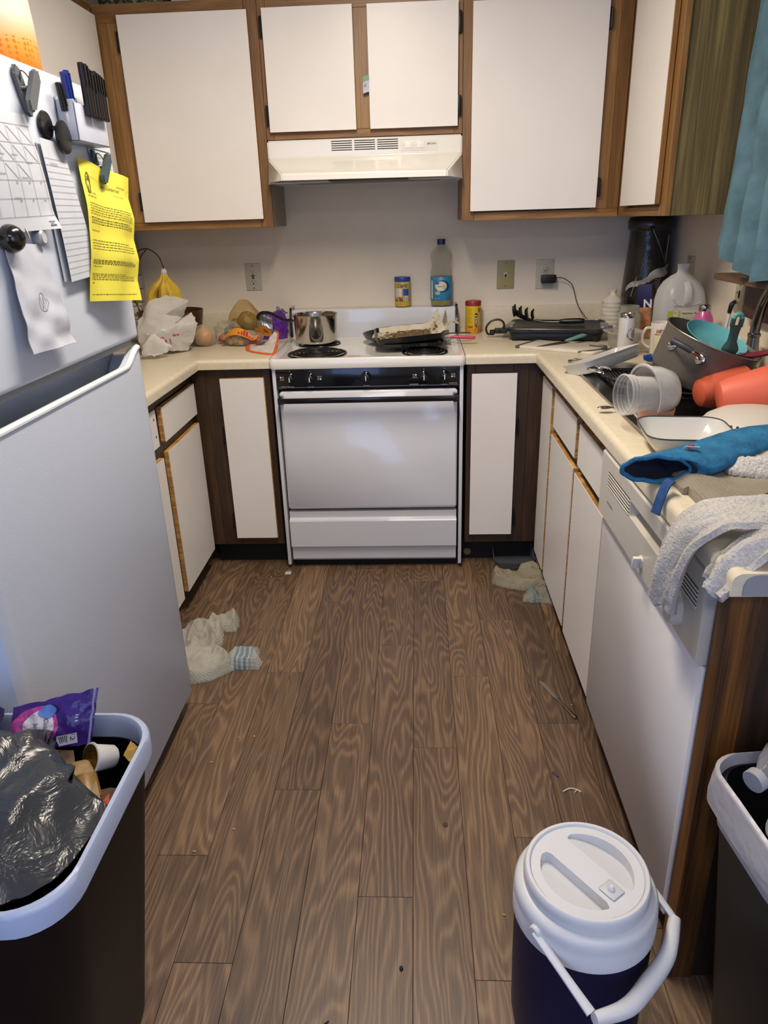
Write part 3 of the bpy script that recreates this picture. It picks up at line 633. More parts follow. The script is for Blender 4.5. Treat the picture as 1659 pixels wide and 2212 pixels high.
# ------------------------------------------------------------------ refrigerator
FRM = mat('fridge textured white', 'c8d0de', .33, bump=.5, bs=420, var=.012, vs=2, dist=.0006)
FRS = mat('fridge smooth trim', 'e3e6ea', .2, var=0, coat=.3)
GRY = mat('fridge gasket grey', '85898d', .5, var=0)
t = thing('refrigerator', 'white top-freezer refrigerator with papers on its door left of frame', 'refrigerator')
Y0, Y1 = -2.42, -1.592
B().box(-1.26, -.60, Y0 + .004, Y1 - .004, .03, 1.685, .006).obj('cabinet', FRM, t)
B().box(-1.2, -.565, Y0 + .02, Y1 - .015, 0, .045).obj('base_grille', TOEM, t)
fz = B().box(-.592, -.522, Y0, Y1, 1.146, 1.698, .012, 4).obj('freezer_door', FRM, t)
B().box(-.596, -.54, Y0 + .01, Y1 - .008, 1.128, 1.146, .003).obj('gasket', GRY, t)
# lower door: scooped top edge with a white lip
def ztop(y):
    a = min(1, max(0, (Y1 - .012 - y) / .10)); c = min(1, max(0, (y - Y0 - .012) / .10)); s = lambda q: q * q * (3 - 2 * q); return 1.122 - .036 * min(s(a), s(c))
N = 60; ys = [Y1 - (Y1 - Y0) * i / N for i in range(N + 1)]
b = B(); rings = []
for y in ys:
    e = min(1, (min(Y1 - y, y - Y0) + .002) / .014); e = math.sqrt(max(0, 1 - (1 - e) ** 2)) if e < 1 else 1
    xo = -.534 + .012 * e; zt = ztop(y); rings.append([(-.59, y, .055), (xo - .004, y, .055), (xo, y, .062), (xo, y, zt - .004), (xo - .006, y, zt), (-.546, y, zt), (-.556, y, zt - .014 - (1.122 - zt) * .9), (-.59, y, zt - .016 - (1.122 - zt) * .9)])
b.loft(rings).obj('fridge_door', FRM, t, ang=35)
b = B(); b.tube([(-.526, y, ztop(y) + .0015) for y in ys[1:-1]], .0085, seg=10, sub=1, flat=.8).obj('handle_lip', FRS, t)
B().box(-.598, -.592, Y0 + .01, Y1 - .01, 1.05, 1.13).obj('pocket_back', mat('pocket grey', '9ea6b4', .4), t)
B().box(-1.25, -.60, Y0 + .02, Y1 - .02, 1.685, 1.69).obj('top_cover', mat('fridge top', 'b8bcc0', .5), t)
# ---- things on the fridge door
PAP = mat('white paper', 'bdc2cb', .75, var=.03, vs=20); FX = -.5205
def sheet(c, bulge, nu=16, nv=16, th=.0003):
    TL, TR, BR, BL = [Vector(p) for p in c]
    def f(u, v):   # u right, v down
        p = (TL * (1 - u) + TR * u) * (1 - v) + (BL * (1 - u) + BR * u) * v; p.x += bulge(u, v); return p
    return B().surf(f, nu, nv, th), f
def smap(f): return lambda x, y, l: Vector(f(x, y)) + Vector((l + .0004, 0, 0))
# In sheet space x runs 0..1 across (toward the range) and y 0..1 downward
def stext(pr, s, x, y, h, asp, bold=0, rot=0):
    V, F, w = textgeo(s, bold); n = len(pr.V); k = h / .7
    for a, c in V:
        pr.V.append((x + a * k / asp, y - c * k))
    pr.F += [tuple(i + n for i in fc) for fc in F]; return pr
random.seed(4)
t = thing('calendar_sheet', 'printed calendar page with crossed-out days on the freezer door', 'paper', (0, 0, 0))
sh, f = sheet([(FX + .004, -2.21, 1.60), (FX + .004, -1.995, 1.606), (FX + .012, -1.968, 1.412), (FX + .004, -2.21, 1.405)], lambda u, v: .006 * math.sin(PI * v) + .012 * max(0, v - .85) / .15 * u ** 3)
sh.obj('sheet', PAP, t); pr = Print(); L = .004
for i in range(6):
    y = .1 + i * .155; pr.line([(k / 10, y) for k in range(0, 11)], .003)
for i in range(6): x = .04 + i * .185; pr.line([(x, .1 + k * .155) for k in range(6)], .003)
for (i, j) in ((1, 0), (2, 0), (3, 0), (4, 0), (1, 1), (2, 1), (3, 1), (4, 1), (2, 2), (3, 2)):
    x = .04 + i * .185; y = .1 + j * .155; pr.line([(x + .02, y + .02), (x + .165, y + .145)], .006)
for k, (i, j) in enumerate(((2, 3), (3, 3), (4, 3), (2, 4), (3, 4), (4, 4))): stext(pr, ('25', '26', '27', '28', '29', '30')[k], .05 + i * .185 + .1, .1 + j * .155 - .012 + .04, .022, 1)
for (x, y) in ((.35, .36), (.55, .36), (.75, .42), (.30, .52), (.62, .55), (.45, .72)):
    for k in range(5): pr.line([(x + k * .02, y), (x + k * .02 + .01, y - .012), (x + k * .02 + .02, y + .004)], .003)
pr.rect(.86, .925, .95, .93).rect(.88, .94, .93, .945).rect(.87, .955, .95, .97)
pr.obj('print', GINK, t, smap(f))
def clip(name, label, y, z, col, tilt, L=.066, w=.022, extra=True):
    t = thing(name, label, 'clip', (FX, y, z), (0, 0, 0)); m = mat('clip ' + col, col, .5)
    B().prism([(p[0], p[1]) for p in rrect(w / 2, L / 2, w * .48)], .020, .029, .003, mtx=Matrix.Rotation(tilt, 4, 'X') @ Matrix(((0, 0, 1, 0), (1, 0, 0, 0), (0, 1, 0, 0), (0, 0, 0, 1)))).obj('front_jaw', m, t)
    B().prism([(p[0], p[1]) for p in rrect(w / 2, L / 2, w * .48)], .001, .008, .003, mtx=Matrix.Rotation(-tilt * .6, 4, 'X') @ Matrix(((0, 0, 1, 0), (1, 0, 0, 0), (0, 1, 0, 0), (0, 0, 0, 1)))).obj('back_jaw', m, t)
    B().tube([(.006, -.006, .01), (.014, -.012, .03), (.022, -.004, .02), (.022, .002, .0)], .0013, seg=6).cyl((.006, -.008, .004), (.022, .004, .004), .004).obj('spring', mat('spring steel', '77777a', .3, metal=1, var=0), t)
    return t
clip('magnet_clip', 'grey magnetic clip holding the calendar page at its top', -1.985, 1.645, '5b6063', -.62, .085, .024)
clip('magnet_clip', 'dark green-grey magnetic clip pinching the yellow letter', -1.70, 1.533, '3d4b50', -.75, .082, .022)
t = thing('magnet_clip', 'round black disc magnet clip above the lined notepad', 'clip', (FX, -1.895, 1.585))
BK = mat('black plastic', '120f0f', .3, var=0)
B().lathe([(.024, 0), (.026, .003), (.024, .007)], (.001, -.022, .012), 28, (1, 0, 0)).obj('back_disc', BK, t)
fd = B().lathe([(.028, 0), (.031, .003), (.03, .007), (.022, .009)], (.016, .014, -.006), 28, (1, 0, 0), squash=1).obj('front_disc', BK, t)
B().box(.004, .018, -.016, 0, .004, .012, .002).obj('hinge_bar', BK, t)
t = thing('notepad', 'long white lined notepad sheets hanging on the freezer door', 'notepad')
sh, f = sheet([(FX + .006, -1.966, 1.572), (FX + .006, -1.874, 1.568), (FX + .010, -1.806, 1.316), (FX + .010, -1.948, 1.310)], lambda u, v: .004 + .008 * v * math.sin(PI * (.2 + .8 * v)) * .5)
sh.obj('sheet', PAP, t)
sh2, f2 = sheet([(FX + .002, -1.968, 1.570), (FX + .002, -1.876, 1.566), (FX + .004, -1.815, 1.318), (FX + .003, -1.958, 1.311)], lambda u, v: .001)
sh2.obj('under_sheet', PAP, t)
pr = Print()
for k in range(19): y = .13 + k * .0455; pr.line([(i / 8, y) for i in range(9)], .0022)
for k in range(8): pr.line([(.2 + k * .04, .175), (.21 + k * .04, .155), (.23 + k * .04, .178)], .004)
pr.obj('print', GINK, t, smap(f))
YEL = mat('yellow paper', 'd2c845', .7, var=.03, vs=20)
t = thing('yellow_letter', 'folded bright yellow printed school letter hanging on the fridge door', 'paper')
sh, f = sheet([(FX + .004, -1.803, 1.550), (FX + .022, -1.590, 1.518), (FX + .040, -1.668, 1.245), (FX + .012, -1.872, 1.264)], lambda u, v: .010 * math.sin(PI * v) + .012 * abs(((v * 3.0) % 1) - .5) * (.3 + u) + .004 * math.sin(9 * u + 4 * v), 20, 30)
sh.obj('sheet', YEL, t); pr = Print()
pr.ring(.10, .16, .035, .07, .012); stext(pr, 'A', .075, .15, .04, .7, .01); stext(pr, 'J', .08, .215, .04, .7, .01)
stext(pr, 'THE PLACE TO BE', .70, .12, .011, .8, .01); stext(pr, 'TRAILS ELEMENTARY', .40, .158, .021, .8); stext(pr, 'K-6 OFFICIAL PROGRAM', .62, .195, .010, .8)
pr.line([(.13, .11), (.5, .125), (.93, .128)], .0015)
random.seed(9)
for k, y in enumerate([.225, .25, .30, .318, .336, .354, .372, .40, .418, .436, .49, .56, .58, .60, .62, .70, .712, .724, .745, .80, .812, .826, .84, .865, .95]):
    x = .06; xe = (.25 if y in (.225, .25, .49, .745, .865) else .93) - (.25 * random.random() if k % 4 == 3 else 0)
    while x < xe:
        w = .015 + .04 * random.random(); pr.line([(x, y), (min(x + w, xe), y)], .0055 if .39 < y < .45 or .69 < y < .73 else .0042); x += w + .012
pr.obj('print', mat('olive print', '55521f', .7, var=0), t, smap(f))
t = thing('white_envelope', 'crumpled white envelope with a pencil doodle on the fridge', 'envelope')
sh, f = sheet([(FX + .006, -2.162, 1.392), (FX + .006, -2.032, 1.385), (FX + .016, -2.006, 1.198), (FX + .020, -2.188, 1.205)], lambda u, v: .012 * v + .006 * noise.noise(Vector((u * 3, v * 5, 2))) * v * 2, 24, 30, .0012)
sh.obj('paper_body', mat('envelope paper', 'b6bac6', .7, bump=.6, bs=28, var=.04, vs=20, dist=.002), t)
pr = Print(); P1 = [(.52 + .12 * math.cos(a) * .8, .55 + .09 * math.sin(a)) for a in [i * .35 for i in range(19)]]; pr.line(P1, .006).line([(.46, .50), (.50, .62), (.56, .50), (.54, .64)], .006).line([(.64, .52), (.68, .56), (.62, .60)], .006).obj('print', GINK, t, smap(f))
t = thing('round_magnet', 'small silver round magnet above the envelope', 'magnet', (FX, -2.035, 1.396)); B().lathe([(.013, 0), (.0145, .004), (.0145, .014), (.011, .017)], (0, 0, 0), 24, (1, 0, 0)).obj('body', mat('silver magnet', 'a3a7ae', .3, metal=.4, var=0), t)
B().lathe([(.009, 0), (.009, .001)], (.017, 0, 0), 20, (1, 0, 0)).obj('face', mat('magnet face', 'babdc4', .5), t)
t = thing('ball_magnet', 'black eight-ball magnet holding the envelope flap', 'magnet', (FX, -2.150, 1.398)); B().blob((.014, 0, 0), .024, 3, 0, fn=lambda p: (max(p.x, -.015), p.y, p.z)).obj('ball', RB, t)
b = B().lathe([(.0105, 0), (.009, .0012)], (.036, .0168, .006), 20, (.8, .6, .2)); b.obj('number_disc', mat('cream disc', 'd6d2bf', .5), t)
n_ = Vector((.8, .6, .2)).normalized(); u_ = Vector((-.6, .8, 0)).normalized(); Print().text('8', 0, -.004, .008, 'c', bold=.02).obj('print', INK, t, planemap(Vector((.036, .0168, .006)) + n_ * .0013, u_, n_.cross(u_)))
# pen holder with pens
t = thing('pen_holder', 'pale plastic magnetic caddy for pens on the freezer door', 'holder', (FX, -1.77, 1.575))
HM = mat('pale lilac plastic', 'b6bccc', .4)
b = B(); b.box(0, .003, -.078, .078, 0, .082, .001).box(.035, .038, -.078, .078, 0, .07, .001).box(0, .038, -.078, -.075, 0, .075, .001).box(0, .038, .075, .078, 0, .075, .001).box(0, .038, -.078, .078, 0, .003, .001); b.obj('box', HM, t)
PEN = [(-.068, -.5, 'k', .10), (-.052, -.18, 'b', .12), (-.040, -.12, 'b', .125), (-.03, -.08, 'k', .115), (-.016, -.03, 'k', .115), (-.004, .0, 'k', .108), (.012, .0, 'k', .10), (.026, .02, 'k', .108), (.038, .02, 'k', .106), (.050, .03, 'k', .104), (.062, .05, 'k', .10)]
for i, (y, tl, c, h) in enumerate(PEN):
    h = h if i < 3 else h * .85
    m = mat('pen black', '15110f', .3, var=0) if c == 'k' else mat('pen blue', '1c2a70', .3, var=0)
    lab = {0: 'slim black pen leaning out on the left of the caddy', 1: 'left blue-capped pen in the caddy', 2: 'right blue-capped pen in the caddy'}.get(i, 'black-capped pen standing in the fridge caddy among others alike')
    p = thing('pen', lab, 'pen', (FX + (.019 if i < 3 else .0460), -1.77 + y, 1.580 if i < 3 else 1.622), (-tl * .5, .0, 0), 'black pens in the fridge caddy' if i > 2 else None)
    B().cyl((0, 0, 0 if i < 3 else .01), (0, 0, h * .7), .0042, seg=10).obj('barrel', mat('pen barrel', 'c9c9cc', .3, var=0) if c == 'k' else m, p)
    B().cyl((0, 0, h * (.50 if i < 3 else .02)), (0, 0, h), .0068, .0062, seg=12, bev=.0015).obj('cap', m, p); B().box(.006, .0085, -.0015, .0015, h * .58, h * .96, .0008).obj('pocket_clip', m, p)
# papers behind the holder
for nm, lab, c, txt in (('flyer', 'white flyer half hidden behind the pen caddy', [(FX + .002, -1.745, 1.672), (FX + .003, -1.612, 1.665), (FX + .003, -1.603, 1.572), (FX + .002, -1.735, 1.575)], 'CURE'),
                   ('note_sheet', 'small ruled note behind the dark clip on the fridge', [(FX + .002, -1.728, 1.573), (FX + .004, -1.612, 1.568), (FX + .006, -1.603, 1.50), (FX + .003, -1.71, 1.505)], None),
                   ('news_clipping', 'grey newspaper clipping at the fridge edge behind the yellow letter', [(FX + .002, -1.70, 1.50), (FX + .002, -1.607, 1.498), (FX + .002, -1.606, 1.385), (FX + .002, -1.70, 1.39)], 'x')):
    t = thing(nm, lab, 'paper'); sh, f = sheet(c, lambda u, v: .0, 4, 4); sh.obj('sheet', PAP, t); pr = Print()
    if txt == 'CURE': stext(pr, 'CURE', .66, .62, .13, 1.4); pr.rect(.7, .7, .9, .72)
    elif txt == 'x':
        for k in range(16): pr.line([(.08, .1 + k * .055), (.95, .1 + k * .055)], .03 if k % 5 == 1 else .015)
    else:
        for k in range(6): pr.line([(.05, .2 + k * .14), (.95, .2 + k * .14)], .01)
    pr.obj('print', GINK, t, smap(f))
# tub on the fridge
t = thing('snack_tub', 'tall white plastic tub with an orange dotted base on the fridge', 'tub', (-.70, -1.72, 1.692))
TB = NT('tub print'); vec = TB.co(); sx = TB.n('ShaderNodeSeparateXYZ'); TB.l(vec, sx.inputs[0]); vo = TB.n('ShaderNodeTexVoronoi'); vo.inputs['Scale'].default_value = 95; vo.inputs['Randomness'].default_value = .25; TB.l(vec, vo.inputs['Vector'])
g = TB.ramp(sx.outputs[2], [(.035, hexc('c8680e')), (.075, hexc('d8913a')), (.13, hexc('c9c3b4')), (1, hexc('cbc7bd'))]); k = TB.math('MULTIPLY', TB.math('LESS_THAN', vo.outputs['Distance'], .36), TB.math('LESS_THAN', sx.outputs[2], .085)); k = TB.math('MULTIPLY', k, .8)
TB.l(TB.mix(k, g, hexc('b85c0a')), TB.b.inputs['Base Color']); TB.b.inputs['Roughness'].default_value = .35
B().lathe([(.085, 0), (.098, .004), (.100, .02), (.098, .12), (.088, .26), (.08, .30)], seg=48).obj('body', TB.m, t)
B().cyl((0, 0, .30), (0, 0, .33), .085, bev=.004, seg=40).obj('lid', mat('tub lid', 'dcd8cf', .4), t)

# ------------------------------------------------------------------ dishwasher
DWM = mat('dishwasher almond', 'c3beb2', .3, var=.01); DWD = mat('dishwasher door white', 'e2e0e1', .3, var=.01)
t = thing('dishwasher', 'off-white built-in dishwasher at the near end of the right counter', 'dishwasher')
B().box(.685, 1.25, -2.41, -1.72, .10, .735).obj('tub_body', mat('dishwasher body', '5d5b58', .6), t)
B().box(.72, .74, -2.41, -1.72, 0, .10).obj('toe_kick', TOEM, t)
rg = [[(.668 + .0, p[0] - 2.0685, p[1] + .402) for p in rrect(.346, .292, .006)], [(.690, p[0] - 2.0685, p[1] + .402) for p in rrect(.346, .292, .006)]]
B().loft([[(.668, p[0] - 2.0685, p[1] + .402) for p in rrect(.340, .288, .006)], [(.672, p[0] - 2.0685, p[1] + .402) for p in rrect(.345, .292, .006)], [(.70, p[0] - 2.0685, p[1] + .402) for p in rrect(.345, .292, .006)]]).obj('door', DWD, t)
# panel profile with a handle slot
sec = lambda y, s: [(.70, y, .700), (.662, y, .700), (.655, y, .706), (.655, y, .792), (.655 + s, y, .796), (.655 + s, y, .822), (.655, y, .828), (.655, y, .862), (.661, y, .868), (.70, y, .868)]
b = B(); b.loft([sec(-2.4135, .0), sec(-2.198, .0), sec(-2.196, .024), sec(-1.982, .024), sec(-1.980, .0), sec(-1.7235, .0)]).obj('control_panel', DWM, t, ang=20)
for (a, c) in ((-1.975, -1.79), (-2.385, -2.21)):
    for k in range(5):
        z = .792 + k * .0078; B().box(.6535, .656, a, c, z, z + .0035, .0008, 1).obj('vent_slat', mat('slat light', 'd8d4c8', .35), t); B().box(.6545, .6555, a, c, z + .0036, z + .0075).obj('vent_gap', mat('gap brown', '5b5448', .7), t)
Print().text('FRIGIDAIRE', 0, 0, .007, sx=1).obj('print', GINK, t, planemap((.6548, -1.80, .752), (0, -1, 0), (0, 0, 1)))
b = B().box(.636, .655, -.004, .004, -.014, .014, .002).xf(Matrix.Translation((0, -2.092, .735)) @ Matrix.Rotation(.35, 4, 'X')); b.obj('latch', mat('latch white', 'dedbd2', .25), t)
b = B().loft([[(.6555, p[0], p[1]) for p in rrect(.012, .014, .008)], [(.651, p[0] * .9, p[1] * .9) for p in rrect(.012, .014, .008)]]).xf(Matrix.Translation((0, -2.092, .735))).obj('latch_base', DWM, t)
b = B().loft([[(.655, p[0], p[1]) for p in rrect(.028, .03, .024)], [(.640, p[0], p[1]) for p in rrect(.026, .028, .023)], [(.636, p[0] * .9, p[1] * .9) for p in rrect(.026, .028, .023)]]).xf(Matrix.Translation((0, -2.31, .752))).obj('dial', DWM, t)

# ------------------------------------------------------------------ soft things
def crumple(pts, faces, cuts=3, amp=.004, freq=30, seed=0, closed=False):
    b = B(); V = [b.bm.verts.new(p) for p in pts]
    for f in faces:
        try: b.bm.faces.new([V[i] for i in f])
        except ValueError: pass
    bmesh.ops.triangulate(b.bm, faces=b.bm.faces)
    bmesh.ops.subdivide_edges(b.bm, edges=b.bm.edges, cuts=cuts, use_grid_fill=True, smooth=0)
    bmesh.ops.recalc_face_normals(b.bm, faces=b.bm.faces); b.bm.normal_update()
    bmesh.ops.delete(b.bm, geom=[v for v in b.bm.verts if not v.link_faces], context='VERTS')
    for v in b.bm.verts:
        q = v.co * freq + Vector((seed, seed * 2, 0)); v.co += v.normal * amp * (1 - 2.6 * abs(noise.noise(q)) + .5 * noise.noise(q * 2.7))
    return b
def rag(poly, zf, step=.008, th=.005, z0=0):
    xs = [p[0] for p in poly]; ys = [p[1] for p in poly]; b = B(); bm = b.bm; V = {}
    def inside(x, y):
        c = False; n = len(poly)
        for i in range(n):
            (x1, y1), (x2, y2) = poly[i], poly[(i + 1) % n]
            if (y1 > y) != (y2 > y) and x < (x2 - x1) * (y - y1) / (y2 - y1) + x1: c = not c
        return c
    def edist(x, y):
        d = 9
        for i in range(len(poly)):
            a = Vector(poly[i]); c = Vector(poly[(i + 1) % len(poly)]); p = Vector((x, y)); t_ = max(0, min(1, (p - a).dot(c - a) / ((c - a).length_squared + 1e-12))); d = min(d, (p - a - (c - a) * t_).length)
        return d
    nx = int((max(xs) - min(xs)) / step) + 1; ny = int((max(ys) - min(ys)) / step) + 1
    top, bot = {}, {}
    def vt(i, j):
        if (i, j) not in top:
            x = min(xs) + i * step; y = min(ys) + j * step; e = edist(x, y) if inside(x, y) else 0
            z = z0 + th + zf(x, y, e); top[(i, j)] = bm.verts.new((x, y, z)); bot[(i, j)] = bm.verts.new((x, y, max(z0 + .0003, z - th if e > .012 else z0 + .0003)))
        return top[(i, j)], bot[(i, j)]
    cells = {(i, j) for i in range(nx) for j in range(ny) if inside(min(xs) + (i + .5) * step, min(ys) + (j + .5) * step)}
    for (i, j) in cells:
        q = [vt(i, j), vt(i + 1, j), vt(i + 1, j + 1), vt(i, j + 1)]
        bm.faces.new([k[0] for k in q]); bm.faces.new([k[1] for k in q][::-1])
        for (di, dj, a, c) in ((0, -1, 0, 1), (1, 0, 1, 2), (0, 1, 2, 3), (-1, 0, 3, 0)):
            if (i + di, j + dj) not in cells: bm.faces.new((q[a][0], q[a][1], q[c][1], q[c][0]))
    return b
def folds(x, y, f=18, a=.012, dirn=(1, .4), seed=0):
    d = x * dirn[0] + y * dirn[1]; e = -x * dirn[1] + y * dirn[0]
    n_ = noise.noise(Vector((d * f, e * f * .45, seed))); m_ = noise.noise(Vector((d * f * 2.3, e * f * 1.6, seed + 5)))
    return a * (max(0, 1 - 3.2 * abs(n_)) + .45 * max(0, 1 - 2.6 * abs(m_)))
Z0 = .9145
# ------------------------------------------------------------------ counter left of the range
for k in range(8):
    t = thing('spice_box', 'clear plastic drawer box in the corner stack, ' + ('bottom one', 'second from bottom', 'third from bottom', 'fourth from bottom', 'fourth from top', 'third from top', 'second from top', 'top one')[k], 'box', (-1.093 - .002 * (k % 2), -.085, Z0 + .0585 * k), group='stacked clear spice boxes in the left corner')
    B().box(-.045, .045, -.04, .04, 0, .055, .004).obj('shell', film('cloudy box plastic', 'b9b4aa', .5, .25), t)
    B().box(-.036, .036, -.032, .032, .006, .046, .006).obj('contents', mat('box contents %d' % (k % 3), ('4a4440', '6e675e', '3c3b3f')[k % 3], .7, var=.3, vs=70), t)
    B().box(-.047, .047, -.0435, -.0395, .044, .0575, .001).obj('lid_rim', mat('box rim', 'bdb7ab', .4), t)
    B().box(-.005, .04, -.0432, -.0402, .010, .040, .001).obj('card', mat('box card', 'c5c0b6', .6), t)
WIRE = mat('bronze wire', '4a3222', .35, metal=.7, var=0)
t = thing('fruit_bowl', 'brown bowl with a tall wire banana hook behind the grocery bag', 'bowl', (-.895, -.20, Z0))
B().lathe([(.07, 0), (.10, .012), (.128, .06), (.143, .145), (.139, .145), (.124, .062), (.096, .018), (.0, .012)], seg=48).obj('bowl', mat('brown bowl', '4a2a1a', .4, var=.1), t)
B().tube([(-.142, .02, .14), (-.165, .0, .25), (-.13, -.01, .37), (-.07, -.012, .405), (-.02, -.015, .38), (.0, -.02, .335), (.004, -.025, .305), (-.004, -.03, .295)], .0028, seg=8, sub=8).tube([(-.12, -.06, .14), (-.125, -.03, .25), (-.10, -.012, .36), (-.065, -.012, .40)], .0028, seg=8, sub=8).obj('hook_frame', WIRE, t)
t = thing('banana_bunch', 'bunch of ripe yellow bananas hanging from the wire hook', 'bananas', (-.893, -.222, 1.222))
BAN = mat('banana skin', 'd8b439', .5, var=.12, vs=30)
for i, (dx, dy, L, bulge) in enumerate(((-.036, -.015, .165, -.040), (-.022, .012, .155, -.018), (-.002, -.022, .165, -.006), (.020, -.010, .165, .006), (.038, .008, .165, .012))):
    pts = [(dx * .12, dy * .2 + .0, -.005), (dx * .35 + bulge * .15, dy * .5, -.035), (dx * .8 + bulge * .62, dy, -.075), (dx + bulge * .8, dy * 1.2, -.115), (dx * 1.25 + bulge * .5, dy * 1.3, -L), (dx * 1.3 + bulge * .3, dy * 1.3, -L - .008)]
    o = B().tube(pts, [.006, .009, .0175, .019, .0165, .008, .004], seg=7, sub=6).obj('banana', BAN, t, ang=30)
B().blob((0, 0, 0), (.014, .012, .017), 2, .25, 2, 3).obj('stem_wrap', mat('white tape', 'c9c5b8', .5, bump=.5), t)
BG = film('white bag film', 'dedad4', .62, .35, bump=.5, bs=22, dist=.006)
K = {'A': (-0.917, -0.4, 1.118), 'B': (-0.856, -0.34, 1.137), 'C': (-0.772, -0.36, 1.116), 'c': (-0.752, -0.38, 1.114), 'D': (-0.794, -0.36, 1.048), 'E': (-0.836, -0.44, 1.07), 'F': (-0.795, -0.47, 1.035), 'G': (-0.915, -0.46, 1.05), 'H': (-0.82, -0.51, 1.017), 'I': (-0.718, -0.42, 1.029), 'J': (-0.739, -0.38, 1.051), 'K': (-0.754, -0.36, 1.065), 'L': (-0.776, -0.4, 1.051), 'M': (-0.772, -0.42, 0.92), 'N': (-0.81, -0.48, 0.931), 'P': (-0.944, -0.5, 0.988), 'Q': (-0.956, -0.44, 1.049), 'R': (-0.941, -0.4, 1.074), 'm': (-0.744, -0.42, 0.962), 'W': (-0.861, -0.53, 1.005), 'S': (-0.848, -0.58, 0.981), 'T': (-0.792, -0.54, 0.95), 'U': (-0.824, -0.56, 0.934), 'V': (-0.901, -0.58, 0.968), 'O': (-0.899, -0.6, 0.926), 'n': (-0.856, -0.6, 0.928)}
K.update({'x': (-.94, -.38, .918), 'y': (-.93, -.50, .917), 'z': (-.80, -.36, .917), 'q': (-.87, -.37, 1.03), 'v': (-.86, -.55, .918), 'w': (-.955, -.43, .95)})
ks = list(K); fc = lambda *ss: [[ks.index(ch) for ch in s_] for s_ in ss]
t = thing('grocery_bag', 'crumpled white plastic grocery bag with red printing beside the refrigerator', 'bag')
crumple([K[k] for k in ks], fc('ABCE', 'AEFG', 'EcDF', 'CcE', 'BCDq', 'AqB', 'GFH', 'HFLI', 'LKJI', 'KFL', 'HImM', 'HMN', 'PQRG', 'RAG', 'PGW', 'GHW', 'WHN', 'PWNy', 'QPyw', 'QwxR', 'RxqA', 'qDzx', 'DJIm', 'DmMz', 'wyx', 'yNMzx'), 4, .006, 26, 1).obj('bag_body', BG, t, ang=50)
crumple([K[k] for k in ks], fc('VSUO', 'STU', 'VOn', 'OUn', 'nUv', 'UTv', 'VWS', 'SWT'), 4, .007, 34, 7).obj('knotted_end', BG, t, ang=50)
pr = Print(); pm = planemap((-.80, -.513, .985), (.9, .42, .0), (0, -.15, .99))
pr.quad([(-.052, .0), (-.035, .012), (-.028, .004), (-.044, -.010)]).quad([(-.030, -.004), (-.022, -.002), (-.020, -.014), (-.028, -.016)]).quad([(-.012, -.002), (-.006, .0), (-.004, -.02), (-.009, -.022)]).disc(.012, .012, .008, .005).disc(.026, .013, .006, .004)
pr.obj('print', mat('bag red print', 'a8455a', .6, var=0), t, pm, lift=.006)
t = thing('onion', 'yellow onion wrapped in thin clear plastic', 'onion', (-.733, -.285, Z0 + .002))
B().lathe([(.004, .001), (.02, .004), (.038, .022), (.043, .038), (.037, .058), (.02, .072), (.007, .082), (.005, .09)], seg=28).obj('bulb', mat('onion skin', 'cf9c62', .35, var=.12, vs=18, stretch=(3, 3, .6)), t)
B().blob((0, 0, .043), (.052, .047, .045), 3, .12, 3, 4, True, fn=lambda p: (p.x, p.y, max(p.z, -.042))).obj('plastic_wrap', film('clear produce film', 'e6dfd2', .12, .12, bump=.8, bs=50), t)
PRD = film('clear produce film', 'e6dfd2', .12, .12, bump=.8, bs=50)
t = thing('produce_bag', 'crumpled clear produce bag with red vegetables next to the onion', 'bag', (-.645, -.225, Z0 + .002))
B().blob((0, 0, .045), (.052, .045, .045), 4, .28, 2.5, 9, True, fn=lambda p: (p.x, p.y, max(p.z, -.044))).surf(lambda u, v: (-.01 + .05 * (v - .5) * (1 - .4 * u), .0, .06 + .05 * u + .012 * noise.noise(Vector((u * 6, v * 9, 1)))), 8, 8).obj('film', PRD, t)
for k, (x, y, r, c) in enumerate(((-.015, -.02, .020, 'b5483c'), (.022, -.015, .018, 'a83a34'), (.004, .015, .022, '3e5a3a'), (.018, -.032, .014, 'c25a48'))):
    B().blob((x, y, r + .004 + (.02 if k > 1 else 0)), r, 2, .05, 2, k).obj('vegetable', mat('veg ' + c, c, .3, var=.1), t)
# grape tomatoes in a bag
t = thing('tomato_bag', 'clear bag with an orange printed header holding grape tomatoes', 'bag', (0, 0, 0))
B().blob((-.555, -.292, .946), (.080, .045, .032), 4, .10, 3, 12, True, fn=lambda p: (p.x, p.y, max(p.z, -.030))).obj('film', PRD, t)
def hdr(u, v):
    x = -.640 + .150 * u; z = .957 + .036 * math.sin(PI * min(1, u * 1.15)) - .026 * (1 - v) * (.35 + .65 * math.sin(PI * u)) + .0
    return (x, -.335 - .012 * math.sin(PI * u) + .03 * v, z)
sh = B().surf(hdr, 20, 6, .0008); sh.obj('header', mat('orange film', 'd9902f', .35, var=.08, vs=30), t)
def hm(x, y, l): p = Vector(hdr(x, y)); return p + Vector((0, -l - .0006, l + .0006))
pr = Print()
for k, (x0, w, h) in enumerate(((.47, .05, .30), (.555, .045, .5), (.62, .05, .75), (.69, .05, .75), (.77, .04, .35), (.84, .05, .3))): pr.rect(x0, .15, x0 + w, .15 + h, 2)
pr.obj('print', mat('red print', 'b8272c', .5, var=0), t, hm)
def lab2(u, v): return (-.502 + .068 * u, -.268 - .010 * v + .006 * math.sin(u * 5), .952 + .042 * v * (1 - .55 * (u - .4) ** 2 * 3) - .006 * u)
B().surf(lab2, 8, 6, .0008).obj('label', mat('orange film', 'd9902f', .35, var=.08, vs=30), t)
pr = Print(); [pr.rect(.45, .45 + .13 * k, .8, .52 + .13 * k) for k in range(3)]; pr.obj('print', mat('red print', 'b8272c', .5, var=0), t, lambda x, y, l: Vector(lab2(x, y)) + Vector((0, -.0014, 0)))
